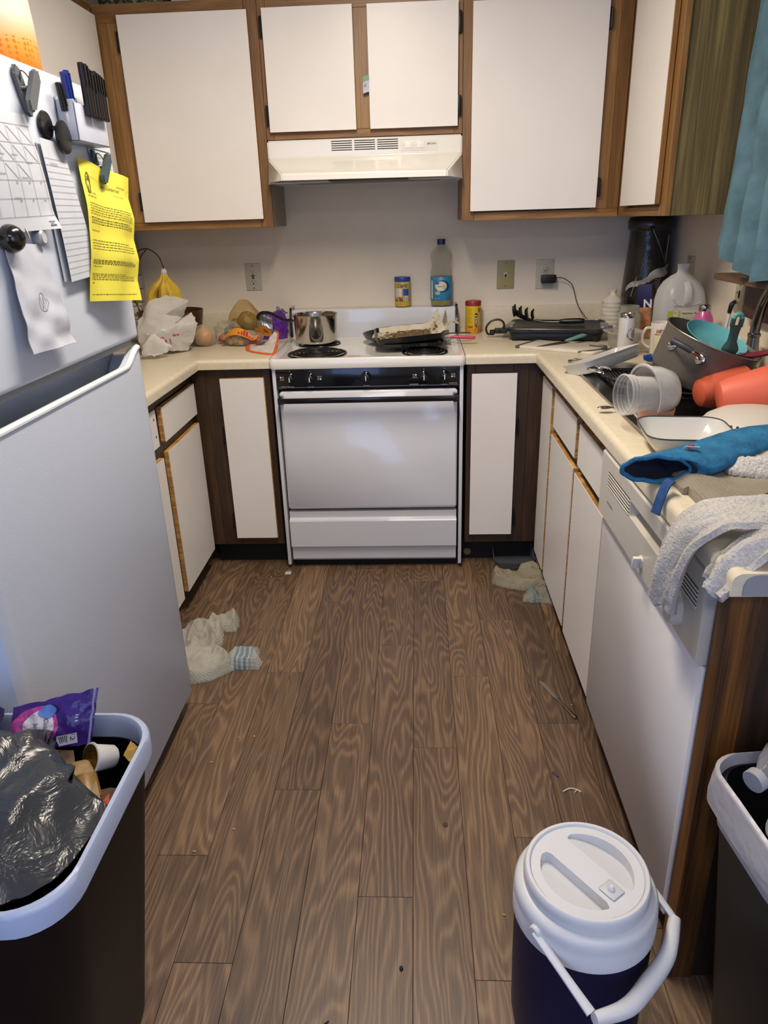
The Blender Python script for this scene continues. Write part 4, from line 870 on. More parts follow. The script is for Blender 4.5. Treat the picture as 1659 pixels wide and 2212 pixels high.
TOM = [(-.612, -.302, .934, 'y'), (-.588, -.306, .940, 'y'), (-.566, -.312, .932, 'y'), (-.541, -.31, .935, 'r'), (-.517, -.306, .933, 'r'), (-.494, -.302, .932, 'r'), (-.578, -.28, .932, 'r'), (-.556, -.282, .951, 'y'), (-.530, -.284, .953, 'r'), (-.552, -.258, .931, 'y'), (-.523, -.262, .931, 'r'), (-.498, -.276, .950, 'r')]
for x, y, z, c in TOM:
    o = B().blob((0, 0, 0), (.0145, .014, .0145), 3, .03, 2, x * 50).obj('grape_tomato', mat('tomato ' + c, 'c9a02c' if c == 'y' else 'a8403a', .25, var=.08), loc=(x, y, z))
    tag(o, ('yellow' if c == 'y' else 'red') + ' grape tomato inside the clear bag with orange header', 'tomato', ('yellow' if c == 'y' else 'red') + ' tomatoes in the bag')
POT = mat('potato skin', '8f7a35', .7, var=.18, vs=60, bump=.3)
for i, (x, y, z, r, lab) in enumerate(((-.563, -.165, 1.000, (.045, .04, .044), 'large brown potato on top inside the clear bag'), (-.617, -.165, .985, (.026, .028, .03), 'small potato at the left inside the clear bag'), (-.605, -.155, .940, (.03, .035, .025), 'lower left potato in the clear bag'), (-.548, -.16, .940, (.036, .035, .026), 'lower right potato in the clear bag'))):
    tag(B().blob((0, 0, 0), r, 3, .07, 1.6, i + 3).obj('potato', POT, loc=(x, y, z)), lab, 'potato')
t = thing('potato_bag', 'clear plastic bag of potatoes twisted to a point against the wall', 'bag', (-.575, -.16, Z0))
B().lathe([(.04, .001), (.075, .012), (.082, .05), (.072, .09), (.060, .125), (.040, .155), (.022, .175), (.014, .18)], (0, 0, 0), 36, squash=.62, ripple=lambda a, z: .10 * math.sin(5 * a + z * 40) * (.3 + z * 5)).surf(lambda u, v: (.02 + .05 * u, .0 + .02 * math.sin(4 * v), .17 - .06 * u + .02 * (v - .5) * (1 + u)), 8, 6).obj('film', film('amber film', 'd8bf86', .10, .12, bump=.9, bs=40), t)
t = thing('chip_bag', 'crumpled purple and silver snack bag behind the saucepan handle', 'bag', (-.44, -.115, Z0))
PUR = mat('purple foil', '5d2f8c', .25, var=.2, vs=40, bump=.6, bs=60, dist=.004); SILV = mat('silver foil', '9fa4aa', .2, metal=.7, var=.2, vs=60, bump=.8, bs=80, dist=.004)
crumple([(-.075, -.02, .0), (.005, -.03, .0), (.045, .0, .0), (-.06, .05, 0), (-.085, -.035, .09), (-.02, -.045, .105), (.052, -.01, .08), (.02, .02, .125), (-.06, .03, .10)], [(0, 1, 5, 4), (1, 2, 6, 5), (2, 3, 8, 7, 6), (3, 0, 4, 8), (4, 5, 8), (5, 6, 7), (5, 7, 8)], 4, .008, 40, 3).obj('bag_body', PUR, t, ang=50)
B().surf(lambda u, v: (-.085 + .075 * u, -.052 - .004 * math.sin(9 * v), .045 + .065 * v + .01 * math.sin(u * 5)), 8, 8, .001).obj('foil_edge', SILV, t)
B().surf(lambda u, v: (.0 + .055 * u, .01, .11 + .035 * v * (1 - u) + .012 * noise.noise(Vector((u * 9, v * 9, 0)))), 8, 6, .001).obj('foil_edge', SILV, t)
t = thing('candy_wrapper', 'torn white and orange plastic food wrapper beside the range', 'wrapper')
W_ = {'a': (-.526, -.342, .922), 'b': (-.499, -.453, .9165), 'c': (-.41, -.536, .9165), 'd': (-.384, -.531, .9175), 'e': (-.388, -.456, .93), 'f': (-.389, -.40, .952), 'g': (-.392, -.36, .975), 'h': (-.412, -.335, .982), 'i': (-.478, -.344, .925), 'j': (-.437, -.373, .945), 'k': (-.489, -.417, .93), 'l': (-.43, -.45, .935)}
wk = list(W_); wf = lambda *ss: [[wk.index(ch) for ch in s_] for s_ in ss]
crumple([W_[k] for k in wk], wf('aikb', 'kbcl', 'ikjl', 'lcde', 'jle', 'jhgf', 'jfe'), 3, .0035, 60, 2).obj('wrapper', mat('white plastic print', 'cfc9c2', .35, var=.1, vs=60, bump=.4, bs=50), t, ang=60)
B().tube([W_['i'], W_['a'], W_['b'], W_['c'], W_['d'], W_['e'], W_['f'], W_['g'], W_['h']], [.004, .009, .0085, .010, .008, .005, .004, .003, .003], seg=8, flat=.35).obj('orange_edge', mat('orange plastic', 'd9602a', .4, var=.1), t)
Print().rect(0, 0, .004, .018).rect(.006, 0, .008, .018).rect(.010, 0, .013, .018).rect(.015, 0, .016, .018).rect(.018, 0, .021, .018).obj('print', GINK, t, planemap((-.465, -.425, .9355), (.8, -.55, 0), (.35, .6, .3)), lift=.003)
# ------------------------------------------------------------------ things on the range
SS = mat('polished steel', 'b5afa6', .13, metal=1, var=.08, vs=8)
t = thing('saucepan', 'stainless saucepan with a black curved handle on the rear left burner', 'saucepan', (-.238, -.295, .923))
B().lathe([(.0, .0), (.080, 0), (.086, .004), (.089, .012), (.093, .108), (.0965, .116), (.0965, .119), (.092, .118), (.089, .108), (.086, .014), (.08, .006), (.0, .005)], seg=64, cap0=False, cap1=False).obj('pan_body', SS, t)
h = B().tube([(-.093, -.012, .095), (-.125, -.018, .096), (-.15, -.024, .108), (-.185, -.034, .128), (-.215, -.042, .132), (-.232, -.046, .124), (-.238, -.047, .112), (-.230, -.046, .105)], [.011, .0085, .009, .010, .011, .009, .008], seg=10, flat=.75).obj('handle', BK, t)
B().tube([(-.228, -.046, .104), (-.222, -.05, .085), (-.214, -.05, .088), (-.218, -.046, .106)], .0018, seg=6).obj('hanging_ring', CHR, h)
B().box(-.1, -.088, -.02, -.004, .082, .108, .003).obj('bracket', SS, h)
DKM = mat('dark nonstick', '2a2827', .35, metal=.4, var=.1)
t = thing('round_pan', 'round dark pan with parchment on the rear right burner', 'pan', (.130, -.275, .9245))
B().lathe([(0, 0), (.135, 0), (.152, .012), (.163, .026), (.168, .027), (.158, .010), (.14, .0035), (0, .003)], seg=56, cap0=False, cap1=False).obj('pan_body', DKM, t)
PARCH = mat('parchment paper', 'cfc6b2', .6, var=.08, vs=30)
def parch(x0, x1, y0, y1, z, a, seed, lift=None):
    def f(u, v):
        x = x0 + (x1 - x0) * u + .008 * noise.noise(Vector((v * 5, seed, 1))); y = y0 + (y1 - y0) * v + .008 * noise.noise(Vector((u * 5, seed, 7)))
        zz = z + a * (1 + noise.noise(Vector((u * 4, v * 4, seed)))) + .4 * a * noise.noise(Vector((u * 13, v * 13, seed)))
        return (x, y, zz + (lift(u, v) if lift else 0))
    return f
tag(B().surf(parch(.01, .335, -.40, -.16, .930, .008, 3, lambda u, v: .012 * (2 * abs(u - .5)) ** 3), 24, 20, .0006).obj('parchment_sheet', PARCH, ang=50), 'lower crumpled parchment sheet sticking out around the round pan', 'parchment')
t = thing('baking_tray', 'lower black baking tray peeking out beneath the upper one', 'tray', (.175, -.395, .932), (0, -.02, .05))
def traymesh(hx, hy, h_, fl=.012):
    b = B(); b.loft([rrect(hx - .012, hy - .012, .02, 0), rrect(hx - .004, hy - .004, .022, h_ * .8), rrect(hx, hy, .024, h_), rrect(hx - .006, hy - .006, .02, h_), rrect(hx - .014, hy - .014, .018, .003)], True, True); return b
traymesh(.13, .155, .014).obj('tray_body', DKM, t)
t = thing('baking_tray', 'black rectangular baking tray lined with crumb-covered parchment', 'tray', (.163, -.385, .952), (.0, -.075, .06))
traymesh(.142, .168, .024).obj('tray_body', DKM, t)
def pl(u, v):
    x = -.122 + .252 * u; y = -.145 + .29 * v; z = .0075 + .004 * noise.noise(Vector((u * 5, v * 5, 2)))
    if u > .86: z += (u - .86) / .14 * (.025 + .035 * v); x += (u - .86) * .08
    if v > .88: z += (v - .88) / .12 * .018
    return (x, y, z)
o = B().surf(pl, 30, 30, .0006).obj('parchment_liner', PARCH, t, ang=50)
random.seed(3); b = B()
for k in range(520):
    u = .5 + .22 * random.gauss(0, .9); v = .42 + .25 * random.gauss(0, .7) + .12 * (u - .5); u = min(.93, max(.03, u)); v = min(.93, max(.03, v)); p = Vector(pl(u, v)); L = .003 + .012 * random.random() ** 2; a = random.gauss(.15, .5)
    b.box(-L, L, -.0016, .0016, 0, .0026, mtx=Matrix.Translation(p + Vector((0, 0, .0006))) @ Matrix.Rotation(a, 4, 'Z'))
CR = mat('burnt crumbs', '7a6040', .8, var=.6, vs=90); cr = b.obj('crumbs', CR, t, smooth=False); cr['kind'] = 'stuff'
t = thing('parchment_scrap', 'torn parchment piece standing up at the right of the tray', 'parchment', (.318, -.345, .985))
B().surf(lambda u, v: (-.018 + .03 * u * (1 - .75 * v) + .012 * v, .0 + .03 * (u - .5) + .01 * math.sin(v * 6), -.01 + .075 * v + .010 * noise.noise(Vector((u * 5, v * 6, 1)))), 8, 14, .0006).surf(lambda u, v: (.0 + .075 * u, .05 + .06 * v, -.02 + .028 * math.sin(PI * u) + .01 * noise.noise(Vector((u * 7, v * 7, 3)))), 12, 10, .0006).obj('paper', PARCH, t, ang=60)
t = thing('paring_knife', 'small knife with a red-pink plastic handle beside the trays', 'knife', (.335, -.395, .944), (0, 0, -.08))
B().tube([(.0, 0, 0), (.02, 0, .001), (.06, 0, .0), (.095, 0, -.002), (.104, 0, -.003)], [.0045, .0065, .007, .007, .004], seg=10).obj('handle', mat('red pink handle', 'b83a50', .35, var=0), t)
B().prism([(-.09, .0), (-.07, -.007), (.002, -.007), (.002, .007), (-.06, .006)], -.001, .0, mtx=Matrix.Rotation(.0, 4, 'X')).obj('blade', SS, t, smooth=False)
t = thing('tongs', 'dark metal tongs lying across the tray corner', 'tongs', (.31, -.34, .951), (0, 0, .03)); B().box(-.02, .115, -.004, .004, 0, .003, .001).box(-.02, .11, .008, .015, 0, .003, .001).obj('arms', mat('dark steel', '3c3a38', .3, metal=.8), t)
t = thing('skewer', 'thin wooden skewer sticking out over the counter edge', 'skewer', (.31, -.445, .931), (0, 0, -.03)); B().cyl((0, 0, 0), (.135, 0, -.004), .0014, .0009, seg=8).obj('stick', mat('bamboo', '9c7a48', .6), t)
# bottle, jar, canister
t = thing('oil_bottle', 'clear plastic vegetable oil bottle with blue label and cap', 'bottle', (.309, -.0525, 1.0345))
prof = [(.034, 0), (.045, .004), (.0475, .012), (.0478, .12), (.0478, .148), (.043, .165), (.0405, .178), (.044, .194), (.0475, .205), (.0475, .222), (.041, .238), (.025, .252), (.0165, .26), (.0165, .268)]
B().lathe(prof, seg=40, ripple=lambda a, z: (.012 * math.sin(14 * a) if .15 < z < .225 else 0)).obj('bottle_body', film('clear bottle plastic', 'd8d8cc', .10, .08, bump=.5, bs=60, dist=.003), t)
B().lathe([(.033, .002), (.044, .006), (.0462, .013), (.0464, .041), (0, .041)], seg=36).obj('oil', mat('vegetable oil', '9a8a1e', .15, var=.1, vs=40), t)
B().lathe([(.0482, .028), (.0486, .0285), (.0486, .128), (.0482, .1285)], seg=48, cap0=False, cap1=False).obj('label', mat('blue oil label', '2f7fae', .4, var=.06), t)
cm = cylmap(.0490); NAVY = mat('navy print', '17396b', .5, var=0)
Print().disc(.003, .088, .034, .026, 16, True).obj('label_ring', NAVY, t, cm, .0); Print().disc(-.003, .089, .027, .021, 16, True).obj('label_oval', mat('label cream', 'cfc9b4', .5, var=0), t, cm, .0005)
Print().disc(-.020, .103, .010, .007, 10, True).obj('logo', mat('logo blue', '4a5f8a', .5, var=0), t, cm, .001); Print().text('Vegetable', .0, .086, .0065, 'c').text('Oil', .012, .077, .0065, 'c').obj('print', GINK, t, cm, .001)
Print().quad([(-.028, .053), (-.008, .053), (-.006, .064), (-.016, .070), (-.030, .064)]).obj('badge', mat('badge green', '9fb08a', .5, var=0), t, cm, .001)
Print().rect(-.054, .034, -.043, .112, 2).obj('side_strip', mat('label cream', 'cfc9b4', .5, var=0), t, cm, .0008)
Print().text('48 FL OZ', -.032, .034, .004).text('GREAT FOR FRYING', -.036, .118, .0038).obj('print', mat('pale blue print', '9cc3da', .5, var=0), t, cm, .001)
B().lathe([(.0172, .262), (.0178, .264), (.0178, .283), (.0165, .285)], seg=24).obj('cap', mat('navy cap', '16285c', .35), t)
t = thing('seasoning_jar', 'small yellow seasoning jar with a blue lid on the range back', 'jar', (.134, -.0485, 1.0345))
B().lathe([(.024, 0), (.033, .004), (.0355, .014), (.0355, .108), (.033, .112)], seg=36).obj('jar_body', mat('yellow powder', 'bfa23a', .4, var=.1, vs=50), t)
cm = cylmap(.0358); CRM = mat('jar label tan', 'b39f5e', .5, var=.15, vs=80)
B().lathe([(.0356, .024), (.0359, .0245), (.0359, .108), (.0356, .1085)], seg=40, cap0=False, cap1=False).obj('label', CRM, t); cm = cylmap(.0361)
Print().rect(-.036, .046, -.004, .082, 5).obj('label_panel', mat('label white', 'd5cfc4', .5, var=0), t, cm); Print().rect(.003, .052, .030, .080, 5).obj('blue_panel', mat('label blue', '274c9e', .5, var=0), t, cm)
pr = Print(); [pr.rect(-.034, .05 + k * .0045, -.034 + .026 - (k % 3) * .004, .0507 + k * .0045, 4) for k in range(7)]; pr.rect(.016, .029, .019, .046).rect(.0205, .029, .022, .046); pr.obj('print', GINK, t, cm, .0012)
Print().rect(.012, .027, .026, .049, 3).obj('barcode_panel', mat('label white', 'd5cfc4', .5, var=0), t, cm, .0003)
pr = Print(); pr.line([(-.016, .045), (-.006, .028)], .003).line([(-.010, .045), (-.004, .03)], .002).line([(-.018, .036), (-.005, .03)], .002).line([(-.016, .029), (-.004, .028)], .002).line([(0, .04), (-.002, .028)], .003).rect(-.034, .027, -.031, .036).rect(-.028, .027, -.024, .034); pr.obj('print', mat('brown print', '5a2a14', .5, var=0), t, cm, .001)
pr = Print(); pr.ring(-.014, .094, .008, .006, .003).disc(-.002, .092, .006, .007).ring(.014, .094, .008, .005, .003); pr.obj('print', mat('olive jar print', '6b6428', .6, var=0), t, cm, .001)
B().lathe([(.0355, .111), (.0368, .113), (.0368, .127), (.035, .130)], seg=36).obj('lid', mat('blue lid', '1f458f', .4), t)
t = thing('raisin_canister', 'yellow cardboard canister with a red lid right of the range', 'canister', (.452, -.085, Z0))
B().lathe([(.0335, 0), (.034, .001), (.034, .122), (.0335, .1225)], seg=40).obj('body', mat('canister yellow', 'd9b428', .45, var=.03), t); cm = cylmap(.0342)
B().lathe([(.0342, .001), (.0343, .0012), (.0343, .038), (.0342, .0385)], seg=40, cap0=False, cap1=False).obj('lower_band', mat('canister orange', 'cf962e', .45, var=.08), t)
B().lathe([(.034, .1215), (.0358, .123), (.0358, .140), (.034, .1425)], seg=36).obj('lid', mat('red lid', '8e2426', .4), t)
Print().rect(.006, .034, .018, .090, 2).obj('black_panel', INK, t, cm, .0008)
Print().text('LARGE 8', .0155, .038, .0085, rot=PI / 2, bold=.02).obj('print', WH, t, cm, .0016)
Print().quad([(.004, .012), (.026, .006), (.028, .028), (.014, .034)]).obj('picture', mat('canister brown', '7a4a26', .5), t, cm, .001)
pr = Print(); [pr.rect(-.026, .05 + k * .006, -.026 + .02 - (k % 3) * .004, .0508 + k * .006, 3) for k in range(11)]; pr.rect(-.024, .028, -.004, .033, 2).rect(.022, .095, .030, .112, 2); pr.obj('print', mat('canister ink', '5d4a1c', .6, var=0), t, cm, .001)

# ------------------------------------------------------------------ counter right of the range
GB = mat('griddle black', '0e0d0e', .35, var=.05); GP = mat('griddle plate', '2c2a29', .42, metal=.2, var=.3, vs=30)
t = thing('electric_griddle', 'long black electric griddle with silver left end on the right counter', 'griddle', (.80, -.245, Z0), (0, 0, -.22))
b = B(); b.loft([rrect(.185, .128, .03, .006), rrect(.19, .132, .03, .03), rrect(.186, .13, .03, .034)]).obj('drip_tray', GB, t)
for sx_ in (-1, 1):
    for sy_ in (-1, 1): B().box(sx_ * .165 - .012, sx_ * .165 + .012, sy_ * .12 - .01, sy_ * .12 + .01, 0, .045, .003).obj('foot', GB, t)
B().loft([rrect(.195, .145, .04, .034), rrect(.205, .152, .04, .042), rrect(.205, .152, .04, .050), rrect(.197, .145, .036, .0515), rrect(.190, .138, .03, .047)]).obj('cooking_plate', GP, t)
B().tube([(x * .985, y * .985, .051) for x, y, z in rrect(.205, .152, .04)] + [(rrect(.205, .152, .04)[0][0] * .985, rrect(.205, .152, .04)[0][1] * .985, .051)], .0028, seg=8, sub=1).obj('plate_rim', mat('griddle rim', '4d4a47', .25, metal=.6), t)
for s in (-1, 1): B().box(s * .215, s * .180, -.06, .06, .036, .054, .006).obj('end_grip', mat('silver end', '8f8b84', .3, metal=.7), t)
for s in (-1, 1): B().box(s * .235, s * .205, -.075, .075, .022, .040, .006).obj('side_handle', GB, t)
t = thing('griddle_probe', 'black thermostat plug with a looped cord at the griddle end', 'cord', (.565, -.235, Z0))
B().box(-.03, .02, -.016, .016, .018, .040, .005).obj('probe_body', GB, t); B().cyl((-.05, .0, .022), (-.03, 0, .022), .012, bev=.003).obj('dial', GB, t)
B().tube([(.010, .0, .04), (.008, .0, .062), (-.012, .0, .076), (-.045, .0, .070), (-.066, .0, .045), (-.062, .0, .020), (-.05, .0, .014)], .0045, seg=8, sub=8).obj('loop', mat('dark cord', '2a1c16', .4, var=0), t)
t = thing('pasta_server', 'black plastic pasta server with upright prongs resting on the griddle', 'utensil', (.668, -.20, .970), (0, 0, -.26)); t.scale = (1.3, 1.3, 1.35)
B().surf(lambda u, v: (-.035 + .075 * u, (-.02 + .04 * v) * (1 - .55 * u), .004 + .016 * (2 * v - 1) ** 2 * (1 - u) + .022 * (1 - u) ** 2), 10, 8, .003).obj('scoop', BK, t)
for k in range(4):
    for s in (-1, 1):
        if s > 0 or k < 4: B().tube([(-.032 + k * .020, s * .018 * (1 - k * .12), .022 - k * .003), (-.036 + k * .020, s * .024 * (1 - k * .12), .040 - k * .004), (-.037 + k * .021, s * .022, .055 - k * .005)], [.004, .0035, .003], seg=7, sub=4).obj('prong', BK, t)
B().tube([(.035, 0, .008), (.07, 0, .003), (.12, 0, .0035)], [.004, .0035, .004], seg=8, sub=4).obj('neck', BK, t)
B().tube([(.115, 0, .005), (.135, 0, .006), (.18, 0, .008), (.195, 0, .0075)], [.006, .0085, .0085, .006], seg=10).obj('handle', BK, t)
t = thing('vase', 'small cream ripple-textured vase in the corner behind the griddle', 'vase', (1.078, -.062, Z0))
pv = [(.034, 0), (.043, .004)] + [(.0455 + .0020 * math.sin(k * 1.9), .010 + k * .0054) for k in range(22)] + [(.040, .131), (.029, .141), (.0165, .149), (.0125, .156), (.0125, .164), (.0155, .171), (.013, .172), (.010, .160), (0, .14)]
B().lathe(pv, seg=48, ripple=lambda a, z: .028 * math.sin(3 * a + z * 130) if z < .125 else 0, cap1=False).obj('body', mat('cream ceramic', 'dcd4c2', .55, var=.04), t, ang=60)
t = thing('beverage_tower', 'tall dark glossy plastic canister with a white cloth strip wrapped around it', 'canister', (1.192, -.135, Z0))
SM = film('smoked plastic', '2a2724', .80, .12, bump=.5, bs=30, dist=.006)
B().lathe([(.088, 0), (.093, .01), (.095, .11), (.097, .14), (.099, .142), (.099, .15)], seg=44).obj('base', mat('smoked base', '191715', .2, coat=.3, bump=.2, bs=20), t)
B().lathe([(.097, .15), (.094, .20), (.088, .30), (.084, .39), (.086, .42)], seg=44, cap0=False, cap1=False, ripple=lambda a, z: .02 * math.sin(4 * a + z * 12)).obj('outer_shell', SM, t)
B().lathe([(.080, .15), (.076, .25), (.070, .40)], seg=32, ripple=lambda a, z: .08 * noise.noise(Vector((a * 1.5, z * 14, 0)))).obj('dark_lining', mat('black plastic film', '121110', .18, bump=1, bs=26, var=.2, dist=.008), t)
B().lathe([(.086, .418), (.092, .425), (.094, .435), (.094, .455), (.088, .470), (.03, .474)], seg=44).obj('lid', mat('smoked lid', '2b2621', .3, coat=.2), t)
def strip(u, v):
    a = -2.75 + 1.9 * u; z = .185 + .085 * u + .028 * (v - .5) * (1.3 if u > .5 else .8) + .006 * math.sin(u * 12); r = .097 + .003 * math.sin(u * 9 + v * 4); return (r * math.cos(a), r * math.sin(a), z)
B().surf(strip, 24, 5, .002).obj('cloth_strip', mat('greyish cloth', '9c9a92', .8, bump=.5), t)
B().tube([(-.02, -.098, .425), (.02, -.107, .34), (.062, -.095, .245)], .0016, seg=6).obj('bail_wire', mat('grey wire', '6c6860', .3, metal=.9, var=0), t)
B().cyl((-.022, -.090, .43), (-.022, -.100, .43), .007).obj('pivot', BK, t)
for (x0, z0_, x1, z1_) in ((-.075, .155, -.060, .235), (.048, .29, .055, .40)): B().tube([(x0, -math.sqrt(max(.0001, .096 ** 2 - x0 * x0)) - .002, z0_), (x1, -math.sqrt(max(.0001, .093 ** 2 - x1 * x1)) - .002, z1_)], .0045, seg=6, sub=1, flat=.3).obj('tape_piece', mat('pale tape', '8d8a7c', .7), t)
cm = cylmap(.0985); pr = Print()
for k, (x, y) in enumerate(((.012, .255), (.022, .262), (.030, .252), (.018, .245), (.028, .24), (.012, .235), (.022, .23), (.032, .232), (.018, .221), (.027, .219), (.022, .212))): pr.ring(x, y - .025, .0048, .0048, .0009)
pr.obj('print', mat('silver print', '8d8c88', .4, var=0), t, cm, .001)
t = thing('snack_box', 'navy and tan snack box standing between the canister and the milk jug', 'box', (1.150, -.33, Z0), (0, -.06, -.45))
B().box(-.028, .028, -.02, .02, 0, .125, .001).obj('lower_carton', mat('box tan', 'b57a4c', .4, var=.25, vs=40), t); B().box(-.028, .028, -.02, .02, .1255, .215, .001).obj('upper_carton', mat('box navy', '201a4c', .4, var=.05), t)
Print().text('N', -.002, .125, .032, 'l', bold=.03).obj('print', mat('white print', 'd8d8d6', .6, var=0), t, planemap((0, -.0205, 0), (1, 0, 0), (0, 0, 1)))
t = thing('milk_jug', 'translucent empty plastic gallon milk jug without its cap', 'jug', (1.195, -.575, Z0))
HD = film('milky plastic', 'dcdcda', .45, .3, bump=.2, bs=12, var=.03)
B().loft([rrect(.070, .070, .03, 0), rrect(.078, .078, .034, .008), rrect(.079, .079, .034, .12), rrect(.080, .080, .036, .175), rrect(.074, .074, .04, .215), rrect(.060, .060, .04, .245), rrect(.040, .040, .035, .265), rrect(.022, .022, .0219, .275), rrect(.0195, .0195, .0194, .282), rrect(.0195, .0195, .0194, .298), rrect(.0215, .0215, .0214, .300), rrect(.0215, .0215, .0214, .308)], True, False).obj('jug_body', HD, t, ang=60)
B().tube([(.0, -.062, .245), (.0, -.084, .225), (.0, -.090, .20), (.0, -.088, .18), (.0, -.078, .165)], [.012, .014, .014, .014, .012], seg=12, flat=.6).obj('handle', HD, t)
B().tube([(.05, -.0805, .175), (.015, -.0815, .165), (-.03, -.0815, .168), (-.052, -.0805, .19)], .003, seg=6).obj('handle_recess', HD, t)
pmj = planemap((0, -.0798, 0), (1, 0, 0), (0, 0, 1))
Print().rect(-.066, .090, .066, .146).obj('label', mat('jug label cream', 'c9c5ae', .5, var=0), t, pmj, .001); Print().rect(-.066, .090, -.045, .146).rect(-.028, .090, -.018, .146).obj('label_green', mat('jug label green', 'a8b248', .5, var=0), t, pmj, .0014)
pr = Print().text('Nutrition Facts', -.013, .134, .0075, bold=.02).text('1%', -.042, .136, .006); [pr.rect(-.013, .127 - k * .006, .052, .1278 - k * .006) for k in range(5)]; pr.text('NOV 17', -.045, .160, .006); pr.obj('print', GINK, t, pmj, .002)
GL = film('jar glass', 'e4e6da', .09, .05, bump=.5, bs=26, dist=.005)
t = thing('mason_jar', 'empty clear glass mason jar behind the drink can', 'jar', (1.066, -.385, Z0))
B().lathe([(.036, 0), (.044, .004), (.047, .015), (.0475, .085), (.044, .105), (.036, .118), (.036, .134), (.038, .136), (.036, .139), (.034, .137), (.034, .118), (.042, .102), (.0455, .085), (.045, .016), (.04, .008)], seg=40, ripple=lambda a, z: .02 * math.sin(6 * a) if .02 < z < .09 else 0).obj('glass', GL, t)
for z in (.121, .127, .132): B().tube([(.0372 * math.cos(a * PI / 12), .0372 * math.sin(a * PI / 12), z) for a in range(25)], .0011, seg=6, sub=1).obj('thread', GL, t)
t = thing('drink_can', 'tall slim white hard seltzer can with a berry-coloured band', 'can', (.962, -.732, Z0), (0, 0, .0))
B().lathe([(.020, 0), (.026, .006), (.0282, .014), (.0282, .138), (.0255, .147), (.0265, .150), (.0255, .1515), (.0235, .148), (.0, .1475)], seg=40, cap1=False).obj('can_body', mat('white can', 'cbcac6', .3, metal=.15, var=0), t)
B().lathe([(.0284, .1385), (.0257, .1472), (.0268, .1502), (.0258, .152), (.0237, .1485)], seg=40, cap0=False, cap1=False).obj('top_rim', SS, t)
B().box(-.004, .012, -.007, .007, .149, .1505, .0005).obj('pull_tab', mat('berry tab', 'a84f5c', .3, metal=.5, var=0), t)
cm = cylmap(.0285); pr = Print()
for k, ch in enumerate('WHITE C'):
    if ch == ' ': continue
    a = PI + .25 - k * .30; R_ = .0215; V_, F_, w_ = textgeo(ch, .03); n0 = len(pr.V); rot = a - PI / 2; cxx = .022 + R_ * math.cos(a); cyy = .080 + R_ * math.sin(a)
    for (a_, b_) in V_:
        a2, b2 = (a_ - w_ / 2) * .0078, b_ * .0078; pr.V.append((cxx + a2 * math.cos(rot) - b2 * math.sin(rot), cyy + a2 * math.sin(rot) + b2 * math.cos(rot)))
    pr.F += [tuple(i + n0 for i in f) for f in F_]
pr.ring(.022, .080, .022, .022, .0016, PI + .45, 1.5 * PI + .2); pr.text('HARD', .009, .0635, .0045, rot=-.5, bold=.02); pr.obj('print', INK, t, cm, .0005)
pr = Print().disc(.024, .082, .013, .016, 10, True); pr.obj('emblem', mat('emblem grey', '8b8890', .5, var=.2, vs=200), t, cm, .0004)
Print().quad([(-.016, .022), (-.013, .031), (-.004, .036), (.018, .041), (.036, .044), (.036, .030), (.014, .026), (-.002, .019), (-.012, .017)]).obj('band', mat('berry band', '8e3a5e', .35, var=.1, vs=60), t, cm, .0006)
t = thing('plastic_tub', 'frosted clear rectangular food tub behind the seltzer can', 'tub', (.998, -.575, Z0), (0, 0, .1))
FT = film('frosted plastic', 'dad6cc', .18, .3, bump=.2, bs=20)
B().loft([rrect(.045, .042, .02, 0), rrect(.056, .052, .024, .055), rrect(.060, .056, .026, .062), rrect(.070, .066, .03, .0635), rrect(.070, .066, .03, .068), rrect(.061, .057, .026, .068), rrect(.054, .050, .022, .055), rrect(.044, .041, .02, .003)]).obj('tub_body', FT, t)
MUG = mat('mug ceramic', 'd0cac0', .2, var=0, coat=.3)
t = thing('coffee_mug', 'white mug with red hand-lettered words and a round handle', 'mug', (1.103, -.715, Z0))
B().lathe([(.036, 0), (.044, .004), (.047, .112), (.0455, .115), (.043, .112), (.040, .008), (0, .006)], seg=48, cap1=False).obj('cup', MUG, t)
B().tube([(-.044, .004, .095), (-.062, .006, .094), (-.073, .008, .070), (-.068, .007, .040), (-.046, .004, .024)], .0055, seg=10).obj('handle', MUG, t); cm = cylmap(.0475)
Print().text('HEY', -.040, .080, .015, sx=.8, bold=.01).text('OK', -.044, .048, .024, sx=.8, bold=.05).text('YOU', -.040, .026, .014, sx=.7).obj('print', mat('mug red', 'a8322c', .4, var=0), t, cm, .001)
Print().disc(-.026, .058, .006, .008).obj('orange_print', mat('mug orange', 'e09a4a', .4, var=0), t, cm, .0008)
t = thing('coffee_mug', 'cream ceramic mug painted with green leaves and dark fruit', 'mug', (1.072, -.835, Z0))
B().lathe([(.030, 0), (.036, .004), (.041, .086), (.0395, .089), (.037, .086), (.033, .008), (0, .006)], seg=48, cap1=False).obj('cup', mat('cream mug', 'cbbf9c', .3, var=.03), t); cm = cylmap(.0405)
Print().quad([(-.010, .073), (.010, .073), (.014, .066), (.003, .040), (-.004, .055)]).quad([(-.018, .036), (-.008, .038), (.0, .028), (-.012, .024)]).obj('leaf_print', mat('leaf teal', '3c6e5e', .4, var=.2, vs=200), t, cm, .001)
Print().quad([(-.022, .070), (-.014, .072), (-.013, .052), (-.019, .048), (-.024, .055)]).obj('blue_print', mat('mug blue', '5c7080', .4, var=0), t, cm, .001)
Print().quad([(-.026, .046), (-.016, .048), (-.012, .02), (.004, .012), (.002, .004), (-.018, .004), (-.026, .015)]).obj('fruit_print', mat('mug plum', '5c2a2c', .4, var=.3, vs=200), t, cm, .001)
t = thing('water_bottle', 'pink metal water bottle with a steel neck behind the big pot', 'bottle', (1.222, -.765, Z0))
